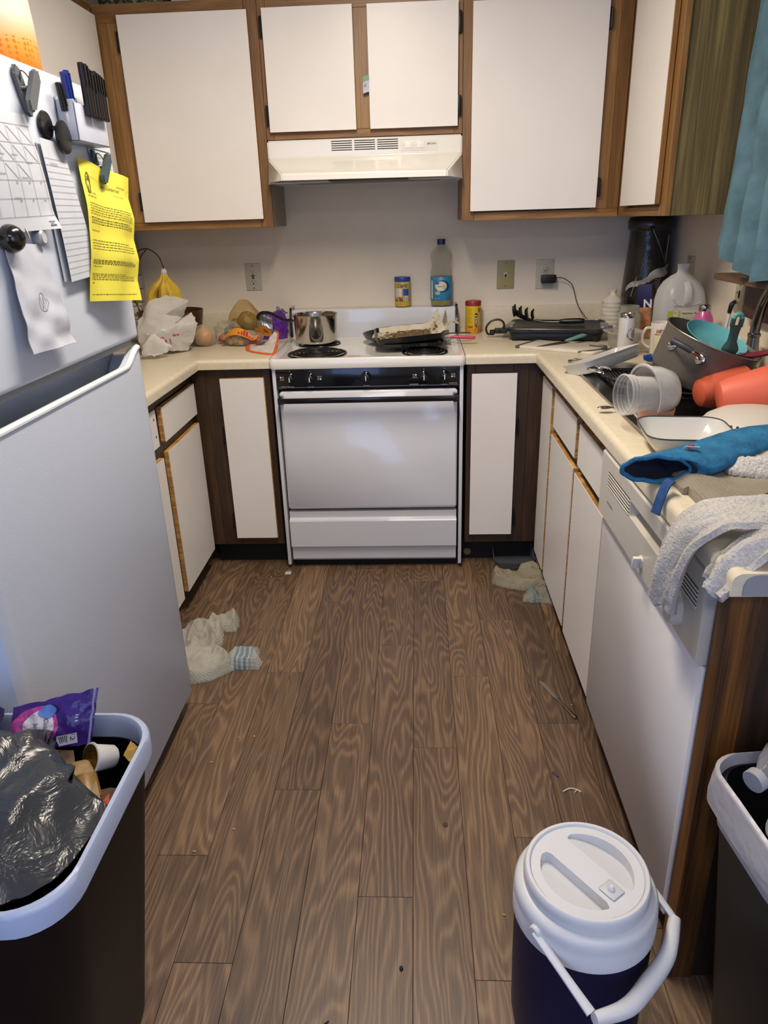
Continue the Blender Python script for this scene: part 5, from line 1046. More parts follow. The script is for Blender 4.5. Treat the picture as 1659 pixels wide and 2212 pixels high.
B().lathe([(.030, 0), (.034, .004), (.034, .115), (.031, .135), (.021, .155), (.0195, .158)], seg=36).obj('bottle_body', mat('pink enamel', 'c25a92', .25, var=.12, vs=30, coat=.4), t)
B().lathe([(.0195, .158), (.0205, .160), (.0205, .176), (.019, .178), (.017, .176), (.017, .162)], seg=28).obj('neck', SS, t)
# cutting board and knife
t = thing('cutting_board', 'white plastic cutting board with grey corners lying near the sink', 'board', (.775, -.545, Z0), (0, 0, -.64))
CB = mat('board white', 'dcd3c2', .5, var=.09, vs=9); CG = mat('board grey rubber', '4e4c48', .6)
B().loft([rrect(.165, .085, .022, 0), rrect(.166, .086, .022, .002), rrect(.166, .086, .022, .008), rrect(.164, .084, .022, .010)]).obj('board', CB, t)
B().box(-.168, -.148, -.087, .087, -.0001, .0106, .004).obj('end_grip', CG, t)
hb = B(); hb.tube([(.10, -.083, .006), (.13, -.07, .0085), (.155, -.02, .0085), (.158, .03, .0085), (.14, .07, .0085), (.10, .084, .006)], [.006, .008, .009, .009, .008, .006], seg=8, flat=.6); hb.obj('handle', CG, t)
t = thing('chef_knife', 'kitchen knife with a teal handle lying across the cutting board', 'knife', (.80, -.462, .930), (.0, -.03, .62))
B().prism([(-.165, .0), (-.14, -.012), (-.08, -.020), (0, -.021), (0, .004), (-.09, .004)], -.001, .0006).obj('blade', mat('knife blade', '6d675e', .3, metal=.8, var=.1), t, smooth=False)
B().tube([(-.005, -.006, .001), (.02, -.008, .004), (.06, -.005, .007), (.105, .0, .010), (.118, .001, .010)], [.008, .0095, .0105, .012, .007], seg=12, flat=.7, flatdir=(0, 0, 1)).obj('handle', mat('teal handle', '6fa396', .45, var=.03), t)
t = thing('peeler', 'black-handled utensil on the counter beside the cutting board', 'utensil', (.905, -.60, Z0), (0, 0, -.9))
B().tube([(-.05, 0, .008), (.0, .004, .007), (.045, 0, .006)], [.0065, .007, .004], seg=8).obj('handle', CG, t)
t = thing('can_opener', 'small metal opener lying on the counter by the sink corner', 'utensil', (.775, -.835, Z0 + .004), (0, 0, .35))
B().tube([(-.045, -.004, 0), (-.015, .004, .002), (.02, .008, .0)], .003, seg=6).tube([(-.04, .006, .003), (-.01, -.002, .004), (.03, -.006, .002)], .003, seg=6).obj('arms', SS, t); B().cyl((-.01, .001, .0), (-.01, .001, .009), .007).obj('gear', SS, t)

# ------------------------------------------------------------------ sink pile
WHG = mat('white glass', 'c9c7c2', .15, var=0, coat=.5)
def dish(t, hx, hy, h, r=.03, m=None, rim=None, nm='dish_body', tap=.62):
    o = B().loft([rrect(hx * tap, hy * tap, r, 0), rrect(hx * (tap + .04), hy * (tap + .04), r, .003), rrect(hx * max(.93, tap), hy * max(.93, tap), r * 1.2, h * .7), rrect(hx, hy, r * 1.25, h), rrect(hx * .975, hy * .975, r * 1.2, h), rrect(hx * .90, hy * .90, r * 1.15, h * .65), rrect(hx * (tap + .02), hy * (tap + .02), r, .006)]).obj(nm, m or WHG, t)
    if rim:
        pts = [(x, y, h + .0006) for x, y, z in rrect(hx * .99, hy * .99, r * 1.23)]; B().tube(pts + [pts[0]], .0018, seg=6, sub=1).obj('rim_band', rim, t)
    return o
t = thing('serving_dish', 'long white rectangular dish propped on the far sink edge', 'dish', (.822, -1.005, .929), (-.27, -.13, .60)); dish(t, .135, .062, .040, .02, tap=.86)
t = thing('serving_bowl', 'square white bowl with a thin dark rim at the near sink edge', 'bowl', (.783, -1.900, Z0), (0, 0, -.12)); dish(t, .095, .098, .052, .035, rim=mat('dark rim line', '3a3632', .3, var=0))
# wire mesh tray
t = thing('mesh_tray', 'dark oval wire mesh tray with steel loop handle lying in the sink', 'tray', (.905, -1.325, .945), (.0, .03, -.82))
MW = mat('black mesh wire', '1b1a19', .35, metal=.6, var=0); ax_, by_ = .185, .10
el = lambda k, s=1, z=0: (ax_ * s * math.cos(k), by_ * s * math.sin(k), z)
B().tube([el(2 * PI * k / 40) for k in range(41)], .0035, seg=8, sub=1).obj('rim', MW, t)
b = B()
for k in range(-17, 18):
    x = k * .0105; y = by_ * math.sqrt(max(0, 1 - (x / ax_) ** 2))
    if y > .01: b.tube([(x, -y, 0), (x, -y * .8, -.018), (x, y * .8, -.018), (x, y, 0)], .0011, seg=4, sub=1)
for k in range(-9, 10):
    y = k * .0105; x = ax_ * math.sqrt(max(0, 1 - (y / by_) ** 2))
    if x > .01: b.tube([(-x, y, 0), (-x * .85, y, -.018), (x * .85, y, -.018), (x, y, 0)], .0011, seg=4, sub=1)
o = b.obj('wire_mesh', MW, t); o['kind'] = 'stuff'
B().loft([[el(2 * PI * k / 32, .84, -.021) for k in range(32)], [el(2 * PI * k / 32, .84, -.0195) for k in range(32)]]).obj('tray_floor', mat('dark tray floor', '262423', .4, metal=.4), t)
B().tube([(-.175, .02, 0), (-.20, .03, .004), (-.232, .022, .002), (-.232, -.022, .002), (-.20, -.03, .004), (-.175, -.02, 0)], .0042, seg=8).obj('loop_handle', CHR, t)
# stock pot, tilted
PG = mat('grey anodized pot', '6f6a63', .38, metal=.35, var=.05, vs=5)
t = thing('stock_pot', 'big tilted dark grey cooking pot piled over the sink', 'pot', (.985, -1.345, .948), (.16, .34, 0))
B().lathe([(0, 0), (.105, 0), (.118, .008), (.128, .03), (.134, .125), (.138, .133), (.134, .134), (.130, .126), (.124, .03), (.11, .006), (0, .005)], seg=72, cap0=False, cap1=False).obj('pot_body', PG, t)
B().tube([(.136 * math.cos(2 * PI * k / 48), .136 * math.sin(2 * PI * k / 48), .1345) for k in range(49)], .0022, seg=8, sub=1).obj('rim', mat('pot rim', '8c8880', .3, metal=.8, var=0), t)
DG = mat('dark grip', '33353a', .45)
for sgn, aa in ((1, -2.35), (-1, .75)):
    c_, s_ = math.cos(aa), math.sin(aa); tx, ty = -s_, c_; pp = lambda r, w, z: (c_ * r + tx * w, s_ * r + ty * w, z)
    B().tube([pp(.132, -.045, .095), pp(.15, -.045, .105), pp(.172, -.028, .112), pp(.176, 0, .114), pp(.172, .028, .112), pp(.15, .045, .105), pp(.132, .045, .095)], .0042, seg=8).obj('side_handle', SS, t)
    B().tube([pp(.171, -.03, .112), pp(.177, 0, .114), pp(.171, .03, .112)], .0085, seg=10).obj('handle_grip', DG, t)
    for w in (-.045, .045): B().lathe([(.013, 0), (.013, .003), (.009, .005)], pp(.128, w, .093), 16, (c_, s_, .05)).obj('rivet', CHR, t)
t = thing('teal_pan', 'teal frying pan with a dark green handle standing in the big pot', 'pan', (1.030, -1.355, 1.052), (.34, .30, 0)); t.scale = (.9, .9, .9)
B().lathe([(0, .0), (.070, .001), (.088, .012), (.098, .030), (.0995, .031), (.0975, .032), (.086, .015), (.069, .004), (0, .003)], seg=56, cap0=False, cap1=False).obj('pan_body', mat('teal enamel', '62a7ae', .25, var=.03, coat=.4), t)
t = thing('pan_handle_lid', 'dark green handle with a square hole sticking up from the pot', 'utensil', (1.040, -1.452, 1.052), (.22, .02, 0))
hb = B(); hb.loft([[(x, y, z) for x, y in [(p[0], p[1]) for p in rrect(hx, hy, hy * .95)]] for hx, hy, z in ((.018, .012, -.005), (.022, .014, .004), (.020, .013, .012), (.0125, .008, .028), (.012, .0075, .05), (.0145, .0075, .07))]); hb.obj('grip', mat('dark green grip', '2c4a45', .4), t)
for sx_ in (-1, 1): B().box(sx_ * .0155, sx_ * .006, -.0065, .0065, .068, .092, .002).obj('side_bar', mat('dark green grip', '2c4a45', .4), t)
B().tube([(-.0105, 0, .090), (-.006, 0, .1005), (.006, 0, .1005), (.0105, 0, .090)], .0062, seg=10).obj('end_bar', mat('teal grip end', '5a9a8e', .4), t)
t = thing('red_handle_pan', 'dark red handle lying over the back rim of the big pot', 'pan', (1.150, -1.425, 1.050))
B().tube([(-.065, .02, -.018), (-.03, .01, -.018), (.02, 0, -.006), (.06, -.01, .008), (.085, -.02, .012)], [.008, .011, .0105, .012, .013], seg=12, flat=.8).obj('handle', mat('dark red rubber', '7e2330', .4, coat=.2), t)
B().tube([(-.065, .02, -.018), (-.10, .03, -.03), (-.13, .04, -.04)], .007, seg=8, flat=.4).obj('shank', DKM, t)
t = thing('dish_brush', 'black knob on a white stem behind the teal pan', 'utensil', (1.095, -1.26, 1.02), (.1, .06, 0)); B().cyl((0, 0, 0), (0, 0, .115), .004).obj('stem', mat('white stem', 'c8c8c4', .4), t); B().tube([(-.002, 0, .11), (.0, 0, .135), (.01, 0, .142)], [.006, .0075, .005], seg=8).obj('knob', BK, t)
t = thing('soap_pump', 'brushed steel soap bottle at the right edge behind the sink', 'bottle', (1.225, -1.435, .9195)); B().lathe([(.026, 0), (.028, .003), (.026, .035), (.016, .055), (.0145, .085), (.018, .088), (.018, .094), (0, .095)], seg=28).obj('body', STEEL, t)
t = thing('measuring_scoop', 'blue plastic scoop lying by the floral mug', 'utensil', (1.005, -.905, .924), (0, 0, .3))
B().lathe([(.012, 0), (.024, .006), (.027, .020), (.025, .020), (.021, .008), (0, .003)], seg=24, cap1=False, squash=.8).obj('bowl', mat('blue plastic', '1f4fa0', .25, coat=.4), t); B().tube([(.024, 0, .018), (.07, .01, .014)], .0045, seg=6, sub=1, flat=.5).obj('handle', mat('blue plastic', '1f4fa0', .25, coat=.4), t)
CLR = film('clear deli plastic', 'e8e6e2', .12, .15, bump=.15, bs=20, edge=.6)
def shell(name, label, cat, loc, axis, prof, m, pname, rings=()):
    t = thing(name, label, cat, loc); B().lathe(prof, seg=48, axis=axis, cap0=False, cap1=False).obj(pname, m, t)
    for (r, z, w) in rings:
        qd = Vector(axis).normalized().to_track_quat('Z', 'Y'); B().tube([qd @ Vector((r * math.cos(2 * PI * k / 40), r * math.sin(2 * PI * k / 40), z)) for k in range(41)], w, seg=8, sub=1).obj('rim', m, t)
    return t
shell('deli_container', 'clear plastic deli cup on its side with a ribbed mouth facing the counter edge', 'container', (.688, -1.725, 1.002), (.94, .22, -.06), [(.047, 0), (.0485, .001), (.0485, .012), (.0465, .014), (.0465, .022), (.045, .026), (.041, .118), (.036, .124), (0, .124), (0, .122), (.036, .122), (.040, .116), (.0435, .026)], CLR, 'cup', ((.0488, .002, .0018), (.0475, .0125, .0015), (.047, .022, .0012)))
shell('plastic_bowl', 'clear round plastic bowl with a thick rim nested around the deli cup', 'bowl', (.745, -1.700, .998), (.92, .30, .05), [(.066, 0), (.070, .0), (.071, .006), (.067, .009), (.060, .045), (.048, .072), (.038, .078), (0, .078), (0, .076), (.038, .076), (.057, .045), (.064, .009)], CLR, 'bowl_body', ((.070, .003, .0030),))
shell('plastic_cup', 'peach translucent plastic cup standing in the near sink basin', 'cup', (.775, -1.715, .880), (0, .0, 1), [(0, .0), (.034, 0), (.036, .003), (.043, .082), (.044, .085), (.042, .085), (.034, .004)], film('peach plastic', 'd9a387', .55, .3), 'cup_body')
t = thing('steel_spoon', 'steel spoon poking out over the counter edge below the deli cup', 'spoon', (.790, -1.545, .9215), (0, 0, .10)); B().tube([(-.085, 0, .006), (-.04, 0, .004), (.05, 0, .002)], [.004, .003, .003], seg=8, flat=.5).obj('handle', SS, t); B().blob((-.098, 0, .007), (.02, .012, .004), 2, 0).obj('bowl', SS, t)
ORG = mat('coral silicone', 'd8654a', .5, var=.03)
qa = Vector((.93, -.10, .22))
shell('silicone_bowl', 'coral-orange bowl lying on its side at the right edge of the sink', 'bowl', (.965, -1.600, .958), (.93, -.16, .16), [(0, 0), (.030, 0), (.042, .006), (.050, .03), (.066, .12), (.070, .17), (.068, .17), (.062, .12), (.046, .03), (.028, .006), (0, .006)], ORG, 'bowl_body')
shell('silicone_bowl', 'smaller coral-orange bowl tucked behind the larger one', 'bowl', (.950, -1.500, .948), (.95, .10, .10), [(0, 0), (.026, 0), (.036, .006), (.043, .03), (.056, .10), (.058, .13), (.056, .13), (.052, .10), (.039, .03), (.024, .006), (0, .006)], mat('coral silicone dark', 'c4593c', .5, var=.03), 'bowl_body')
t = thing('colander', 'white plastic colander turned over with small holes by its rim', 'colander', (1.015, -1.725, .921), (-.02, 0, 0)); B().lathe([(.130, 0), (.132, .002), (.126, .004), (.115, .018), (.085, .034), (.04, .043), (0, .044)], seg=64, cap0=False, cap1=False).obj('colander_body', mat('white plastic', 'c8c2b8', .4, var=.02), t)
for k in range(14):
    a = -PI * .95 + k * .13; n_ = Vector((math.cos(a) * .55, math.sin(a) * .55, .83)); B().lathe([(.0032, 0), (.0032, .0006)], (.117 * math.cos(a), .117 * math.sin(a), .0170), 8, n_).obj('hole', SL, t)
t = thing('steel_pan', 'shallow dark pan lying low in the near sink basin', 'pan', (.97, -1.60, .80), (.15, .0, 0)); B().lathe([(0, 0), (.12, 0), (.14, .03), (.143, .03), (.125, -.003), (0, -.004)], seg=40, cap0=False, cap1=False).obj('pan_body', mat('mauve grey pan', '5b5053', .4, metal=.3), t)

# ------------------------------------------------------------------ cloths at the near end of the counter
WAF = cloth('taupe waffle cloth', 'a89f8e', 'waffle', 380, bump=.9); TER = cloth('pale terry cloth', 'dad6d0', 'terry', 200, bump=1.0, dist=.006)
b = rag([(.690, -2.085), (.700, -2.26), (.78, -2.33), (.93, -2.38), (1.12, -2.38), (1.12, -2.0), (.86, -2.03), (.76, -2.06)], lambda x, y, e: .014 * min(1, e / .02) + folds(x, y, 9, .005, seed=2), .010, .006, Z0)
tag(b.obj('dish_towel', WAF, ang=60), 'folded taupe waffle-knit dish towel lying flat on the near counter', 'towel')
b = rag([(.79, -2.125), (.80, -2.065), (.88, -2.01), (1.0, -1.98), (1.15, -1.98), (1.15, -2.20), (1.0, -2.215), (.90, -2.19), (.84, -2.15)], lambda x, y, e: .016 * min(1, e / .025) + folds(x, y, 10, .016, (1, .6), 8) * min(1, e / .02) + .003 * noise.noise(Vector((x * 120, y * 120, 0))), .006, .006, Z0 + .022)
tag(b.obj('dish_towel', TER, ang=70), 'pale fluffy terry towel bunched on the folded waffle towel', 'towel')
t = thing('tablet', 'dark flat glossy tablet corner resting on the waffle towel', 'tablet', (.860, -2.295, .9435), (0.05, 0, .61)); B().box(-.085, .085, -.06, .06, 0, .008, .003).obj('body', mat('tablet edge', '8a8c90', .3, metal=.5, var=0), t); B().box(-.082, .082, -.057, .057, .0076, .0086).obj('screen', mat('dark glass', '11141c', .08, var=0), t)
# oven mitt
MT = mat('blue mitt cloth', '1d6690', .85, bump=.8, bs=90, var=.2, vs=30, dist=.004)
t = thing('oven_mitt', 'blue quilted oven mitt lying mouth-first toward the counter edge', 'oven mitt', (0, 0, 0))
cl = catmull([(.655, -2.115, .947), (.70, -2.098, .948), (.78, -2.055, .956), (.87, -2.005, .968), (.97, -1.965, .968), (1.07, -1.94, .958), (1.12, -1.93, .952)], 5); n = len(cl); W_ = [.068, .066, .060, .056, .052, .046, .030, .012]; H_ = [.026, .025, .022, .020, .019, .017, .012, .006]
def ringm(i, k_=1.0, dz=0):
    p = cl[i]; T = (cl[min(i + 1, n - 1)] - cl[max(i - 1, 0)]).normalized(); S = T.cross(Vector((0, 0, 1))).normalized(); f = i / (n - 1) * (len(W_) - 1); j = min(int(f), len(W_) - 2); w = W_[j] + (W_[j + 1] - W_[j]) * (f - j); h = H_[j] + (H_[j + 1] - H_[j]) * (f - j)
    kb = max(0, 1 - i / 9); S = (S * (1 - kb) + Vector((1, -.02, 0)) * kb).normalized()
    return [p + S * (w * k_ * math.cos(a)) + Vector((0, 0, h * k_ * math.sin(a) + .0015 * math.sin(9 * a + i) + dz)) for a in [2 * PI * q_ / 36 for q_ in range(36)]]
B().loft([ringm(i) for i in range(n)] , False, True).obj('outer', MT, t, ang=60)
B().loft([ringm(0), ringm(0, .90), ringm(2, .88), ringm(6, .75)], False, True).obj('lining', mat('navy lining', '131c2c', .9, var=.1), t, recalc=False)
r0 = ringm(0, .96); B().tube([tuple(p) for p in r0] + [tuple(r0[0])], .0048, seg=8, sub=1).obj('mouth_binding', MT, t)
B().tube([tuple(ringm(i, 1.01)[28]) for i in range(0, n - 3)], .0016, seg=6, sub=1).obj('seam', mat('dark blue seam', '123f5c', .9, var=0), t)
B().surf(lambda u, v: (.672 - .034 * v + .008 * (u - .5), -2.158 - .030 * v - .010 * (u - .5) * 2, .938 - .055 * v * v + .02 * v * (1 - v)), 3, 10, .003).obj('hanging_loop', mat('navy loop cloth', '1c4478', .85, var=.2, vs=90), t)
B().surf(lambda u, v: (.716 + .024 * u, -2.075 - .008 * u - .012 * v, .974 + .010 * v), 3, 3, .001).obj('care_tag', mat('tag white', 'c9c5bd', .7), t); B().box(.722, .734, -2.085, -2.082, .9775, .985).obj('tag_mark', mat('tag red', '9a2238', .6), t)
# towel over the counter edge
def lobe(path, w0, w1, seed, nu=46, nv=22, th=.011):
    P = catmull(path, 8); m_ = len(P) - 1
    def f(u, v):
        p = P[min(m_, int(round(u * m_)))] if False else None
        k = u * m_; i = min(int(k), m_ - 1); p = P[i].lerp(P[i + 1], k - i); a = w0[0] + (w1[0] - w0[0]) * u; c = w0[1] + (w1[1] - w0[1]) * u
        d = Vector(w0[2]).lerp(Vector(w1[2]), u); q = p + d * (a + (c - a) * v)
        nz = noise.noise(Vector((v * 3.2, u * 2.0, seed))); q += Vector((-.6, 0, .8)) * (.016 * (1 - 2.4 * abs(nz))) + Vector((-1, 0, 0)) * .010 * math.sin(v * 9 + seed) * u
        q += Vector((.002, .002, .002)) * noise.noise(q * 150); return q
    return B().surf(f, nu, nv, th)
t = thing('hand_towel', 'thick pale grey terry towel draped over the counter corner above the dishwasher', 'towel')
lobe([(1.05, -2.375, .955), (.90, -2.375, .960), (.76, -2.37, .958), (.685, -2.355, .942), (.640, -2.34, .90), (.622, -2.325, .83), (.622, -2.31, .765)], (-.06, .055, (0, 1, 0)), (-.060, .045, (0, 1, 0)), 3).obj('front_fall', TER, t, ang=70)
lobe([(1.10, -2.415, .955), (.95, -2.42, .958), (.82, -2.432, .955), (.735, -2.443, .946), (.680, -2.45, .915), (.650, -2.455, .862)], (-.045, .045, (.1, 1, 0)), (-.030, .03, (.3, 1, .05)), 11).obj('corner_fold', TER, t, ang=70)

# ------------------------------------------------------------------ drink cooler
t = thing('drink_cooler', 'round blue drink cooler jug with white lid and swing handle on the floor', 'cooler', (.467, -2.56, 0))
WPL = mat('cooler white', 'cfd0d2', .38, var=.01); BPL = mat('cooler blue', '0a1036', .45, var=.03, spec=.3)
B().lathe([(.098, 0), (.104, .005), (.112, .06), (.1145, .20), (.115, .312)], seg=72).obj('body', BPL, t)
B().lathe([(.1155, .306), (.1185, .309), (.1185, .335), (.1175, .337), (.1178, .352), (.117, .362), (.112, .370), (.104, .373)], seg=72).obj('collar', WPL, t)
lid = B().lathe([(.099, .371), (.103, .374), (.1035, .388), (.1015, .398), (.099, .4005), (.0945, .4005), (.0918, .3965), (.0915, .392)], seg=72, cap0=False, cap1=False).obj('lid', WPL, t)
# top plate of the lid with two sunken crescent pockets beside the grip bar
ang = -.92; rm = Matrix.Rotation(ang, 4, 'Z')
def pocket(s_):
    n_ = 14; a0, a1 = .42, PI - .50; R_ = .076; o_ = [(R_ * math.cos(a0 + (a1 - a0) * k / n_), s_ * R_ * math.sin(a0 + (a1 - a0) * k / n_)) for k in range(n_ + 1)]
    return o_ + [(-.066, s_ * .027), (-.058, s_ * .0225), (.0, s_ * .0225), (.060, s_ * .0225), (.069, s_ * .027)]
b = B(); bm = b.bm; edges = []; outer = [(.0915 * math.cos(2 * PI * k / 64), .0915 * math.sin(2 * PI * k / 64)) for k in range(64)]
pk1, pk2 = pocket(1), pocket(-1); loops = []
for lp in (outer, pk1, pk2):
    vs = [bm.verts.new((x, y, .3965)) for x, y in lp]; loops.append(vs); edges += [bm.edges.new((vs[k], vs[(k + 1) % len(vs)])) for k in range(len(vs))]
bmesh.ops.triangle_fill(bm, edges=edges, use_beauty=True)
for vs, s_ in ((loops[1], 1), (loops[2], -1)):
    lo = [bm.verts.new((v.co.x * .985, v.co.y * .985, .3965 - (.003 + .019 * max(0, min(1, (v.co.y - .0225) / .054)) if s_ > 0 else .003 + .019 * max(0, min(1, (v.co.y + .076) / .054))))) for v in vs]
    for k in range(len(vs)): bm.faces.new((vs[k], vs[(k + 1) % len(vs)], lo[(k + 1) % len(vs)], lo[k]))
    c_ = bm.verts.new((sum(v.co.x for v in lo) / len(lo), sum(v.co.y for v in lo) / len(lo), .3965 - .012))
    for k in range(len(lo)): bm.faces.new((lo[k], lo[(k + 1) % len(lo)], c_))
b.xf(rm).obj('lid_plate', WPL, lid, ang=35)
b = B(); b.lathe([(.0915, .3965), (.0915, .380)], seg=64, cap0=False, cap1=False)
b.obj('plate_skirt', WPL, lid)
B().box(.036, .066, -.014, .014, .397, .3995, .002, mtx=rm).obj('spout_pad', mat('cooler pad', 'bfc1c4', .4), lid); B().cyl(tuple(rm @ Vector((.050, 0, .399))), tuple(rm @ Vector((.050, 0, .407))), .006, .0045, bev=.0015).obj('vent_nub', WPL, lid)
Lp, Rp = Vector((-.095, -.075, .345)), Vector((.098, .072, .345)); dr = Vector((.59, -.80, 0)); c1 = Lp + dr * .128 + Vector((0, 0, -.05)); c2 = Rp + dr * .105 + Vector((-.008, 0, -.045))
B().tube([Lp, Lp.lerp(c1, .5), c1 + Vector((-.004, .006, .004))], [.0075, .007, .0085], seg=10, sub=3, flat=.7).obj('left_arm', WPL, t); B().tube([Rp, Rp.lerp(c2, .5), c2], [.0065, .006, .006], seg=10, sub=3, flat=.7).obj('right_arm', WPL, t)
mid = c1.lerp(c2, .5) + dr * .024 + Vector((0, 0, -.012)); B().tube([c1, c1.lerp(mid, .5) + dr * .010 + Vector((0, 0, -.004)), mid, c2.lerp(mid, .5) + dr * .010, c2], [.0095, .0135, .0145, .0135, .010], seg=14, sub=6).obj('grip', WPL, t)
for p, s in ((Lp, -1), (Rp, 1)): B().cyl(tuple(Vector((p.x * .93, p.y * .93, p.z))), tuple(Vector((p.x * 1.03, p.y * 1.03, p.z))), .011, bev=.002).obj('pivot', WPL, t)

# ------------------------------------------------------------------ trash bins
t = thing('trash_bin', 'tall dark brown trash bin with a pale rim in front of the refrigerator', 'bin', (-.505, -2.638, 0))
BRN = mat('dark brown plastic', '120b09', .5, var=.04, spec=.2); RIM = mat('pale rim plastic', 'a3aec6', .35, var=.01)
rr = lambda hx, hy, z, r=.075: rrect(hx, hy, r, z, n=8)
B().loft([rr(.150, .145, 0), rr(.158, .150, .01), rr(.232, .192, .575), rr(.226, .186, .578), rr(.152, .142, .02)]).obj('bin_body', BRN, t)
B().loft([rr(.236, .196, .578), rr(.242, .202, .580), rr(.2425, .2025, .612), rr(.240, .200, .619), rr(.234, .194, .620), rr(.230, .190, .612), rr(.230, .190, .570)], False, False).obj('rim', RIM, t, ang=60)
def bagf(u, v):
    x = -.245 + .455 * u; y = -.20 + .37 * v; r = math.hypot((x + .03) / .24, (y + .035) / .19); zz = .596 + .085 * max(0, 1 - r * r) ** .8
    zz += .020 * (1 - 2.6 * abs(noise.noise(Vector((x * 9, y * 9, 3))))) * max(.15, 1 - r) + .008 * noise.noise(Vector((x * 30, y * 30, 1))); 
    if r > 1: zz -= .16 * (r - 1)
    return (x, y, zz)
t2 = thing('trash_bag', 'bulging black plastic trash bag filling the brown bin', 'bag', (-.505, -2.638, .008))
def bagm(u, v):
    a = 2 * PI * v; ru = u; sx_, sy_ = .235, .192; ca_, sa_ = math.cos(a), math.sin(a); x = -.004 + sx_ * ru * math.copysign(abs(ca_) ** .52, ca_); y = -.010 + sy_ * ru * math.copysign(abs(sa_) ** .52, sa_) * (.80 if sa_ > 0 else 1)
    if x > .10 and y > .02: k_ = max(0, 1 - ((x - .10) * 3 + (y - .02) * 4)); x = .10 + (x - .10) * k_; y = .02 + (y - .02) * k_
    z = .610 + .066 * (1 - ru ** 2.4) + .032 * (1 - 2.8 * abs(noise.noise(Vector((x * 6, y * 4.5, 4))))) * (1 - .8 * ru) + .0045 * (1 - 2.6 * abs(noise.noise(Vector((x * 22, y * 16, 9)))))
    return (x, y, z)
B().surf(bagm, 40, 90).obj('bag_surface', film('black bag film', '33363b', .86, .24, bump=.6, bs=18, var=.25, dist=.010), t2, ang=60)
t = thing('cheese_bag', 'purple shredded cheese bag with pink label sticking out of the brown bin', 'bag', (0, 0, 0))
CT_ = [(-.487, -2.492, .672), (-.335, -2.492, .712), (-.350, -2.525, .622), (-.478, -2.540, .630)]
def cb(u, v):
    a = Vector(CT_[0]).lerp(Vector(CT_[1]), u); b_ = Vector(CT_[3]).lerp(Vector(CT_[2]), u); p = a.lerp(b_, v); p.y -= .012 * math.sin(PI * u) * math.sin(PI * v) + .004 * noise.noise(Vector((u * 9, v * 6, 0))); p.z += .004 * noise.noise(Vector((u * 7, v * 7, 5))); return p
B().surf(cb, 26, 16, .001).obj('bag_film', mat('purple film', '3b2470', .2, var=.15, vs=40, bump=.5, bs=60, dist=.004), t, ang=60)
B().tube([tuple(cb(.965, k / 8)) for k in range(9)], .0022, seg=6, sub=1).obj('zip_strip', mat('grey zip', '8b84a0', .4), t)
cbm = lambda x, y, l: cb(x, y) + Vector((0, -l - .0012, l * .4))
sub = lambda pts: pts
n_ = 26; pr = Print(); pr.disc(.30, .52, .30, .44, 16, True); pr.obj('pink_label', mat('magenta print', 'a8418f', .35, var=.1), t, cbm, .0012)
pr = Print(); pr.disc(.36, .48, .20, .32, 16, True); pr.obj('white_label', mat('label pale', 'c4c0cc', .4, var=0), t, cbm, .0024)
pr = Print().disc(.45, .20, .11, .10, 12, True); pr.obj('blue_badge', mat('badge blue', '5674b8', .4, var=0), t, cbm, .0034)
pr = Print()
for s_, x_, y_, h_ in (('Colby &', .455, .30, .055), ('Jack', .34, .38, .055)):
    V_, F_, w_ = textgeo(s_); n0 = len(pr.V); k_ = h_ / .7
    for a_, b_ in V_: pr.V.append((x_ + b_ * k_ - .02, y_ + a_ * k_ * 1.55))
    pr.F += [tuple(i + n0 for i in f) for f in F_]
pr.obj('print', mat('plum print', '4c2048', .5, var=0), t, cbm, .0036)
Print().quad([(.60, .72), (.82, .70), (.84, .92), (.62, .95), (.585, .84)]).obj('weight_label', mat('label pale', 'c4c0cc', .4, var=0), t, cbm, .0016)
pr = Print(); V_, F_, w_ = textgeo('12')
for a_, b_ in V_: pr.V.append((.755 + b_ * .075, .73 + a_ * .16))
pr.F += F_; [pr.rect(.63 + k * .02, .76, .638 + k * .02, .90) for k in range(5)]; pr.obj('print', INK, t, cbm, .0026)
pr = Print(); [pr.rect(.795, .36 + k * .055, .825, .38 + k * .055) for k in range(3)]; pr.obj('print', mat('label pale', 'c4c0cc', .4, var=0), t, cbm, .0016)
tag(crumple([(-.56, -2.50, .66), (-.50, -2.495, .672), (-.505, -2.53, .648), (-.56, -2.55, .628), (-.53, -2.51, .69)], [(0, 1, 4), (1, 2, 4), (2, 3, 4), (3, 0, 4), (0, 1, 2, 3)], 3, .004, 50).obj('wrapper', mat('dark purple foil', '231a44', .2, var=.2, bump=.5, bs=60)), 'dark purple foil wrapper at the far left of the brown bin', 'wrapper')
t = thing('coffee_pod', 'white single-serve coffee pod with a brown foil lid in the bin', 'coffee pod', (-.345, -2.545, .612)); ax_v = Vector((.52, .60, -.42))
B().lathe([(.0235, 0), (.0255, .001), (.0255, .003), (.0225, .004), (.0185, .040), (.016, .043), (0, .043)], seg=36, axis=ax_v, cap1=False).obj('cup', mat('pod white', 'c5c3c0', .4), t); B().lathe([(.0225, -.0006), (.0225, .0)], seg=36, axis=ax_v).obj('foil', mat('pod foil', '6b5220', .2, metal=.6, var=.3, vs=120), t)
t = thing('coffee_pod', 'second coffee pod lying beneath the brown-lidded one', 'coffee pod', (-.333, -2.60, .575)); B().lathe([(.0235, 0), (.0255, .001), (.0225, .004), (.0185, .040), (0, .043)], seg=30, axis=(-.3, .7, .6), cap1=False).obj('cup', mat('pod amber', '8a6a34', .4), t)
tag(crumple([(-.40, -2.54, .60), (-.345, -2.545, .605), (-.30, -2.62, .585), (-.34, -2.66, .60), (-.385, -2.60, .615)], [(0, 1, 2, 3, 4)], 4, .006, 40, 5).obj('food_carton', mat('tan carton', '8d7346', .6, var=.3, vs=30)), 'torn tan and brown food carton inside the brown bin', 'carton')
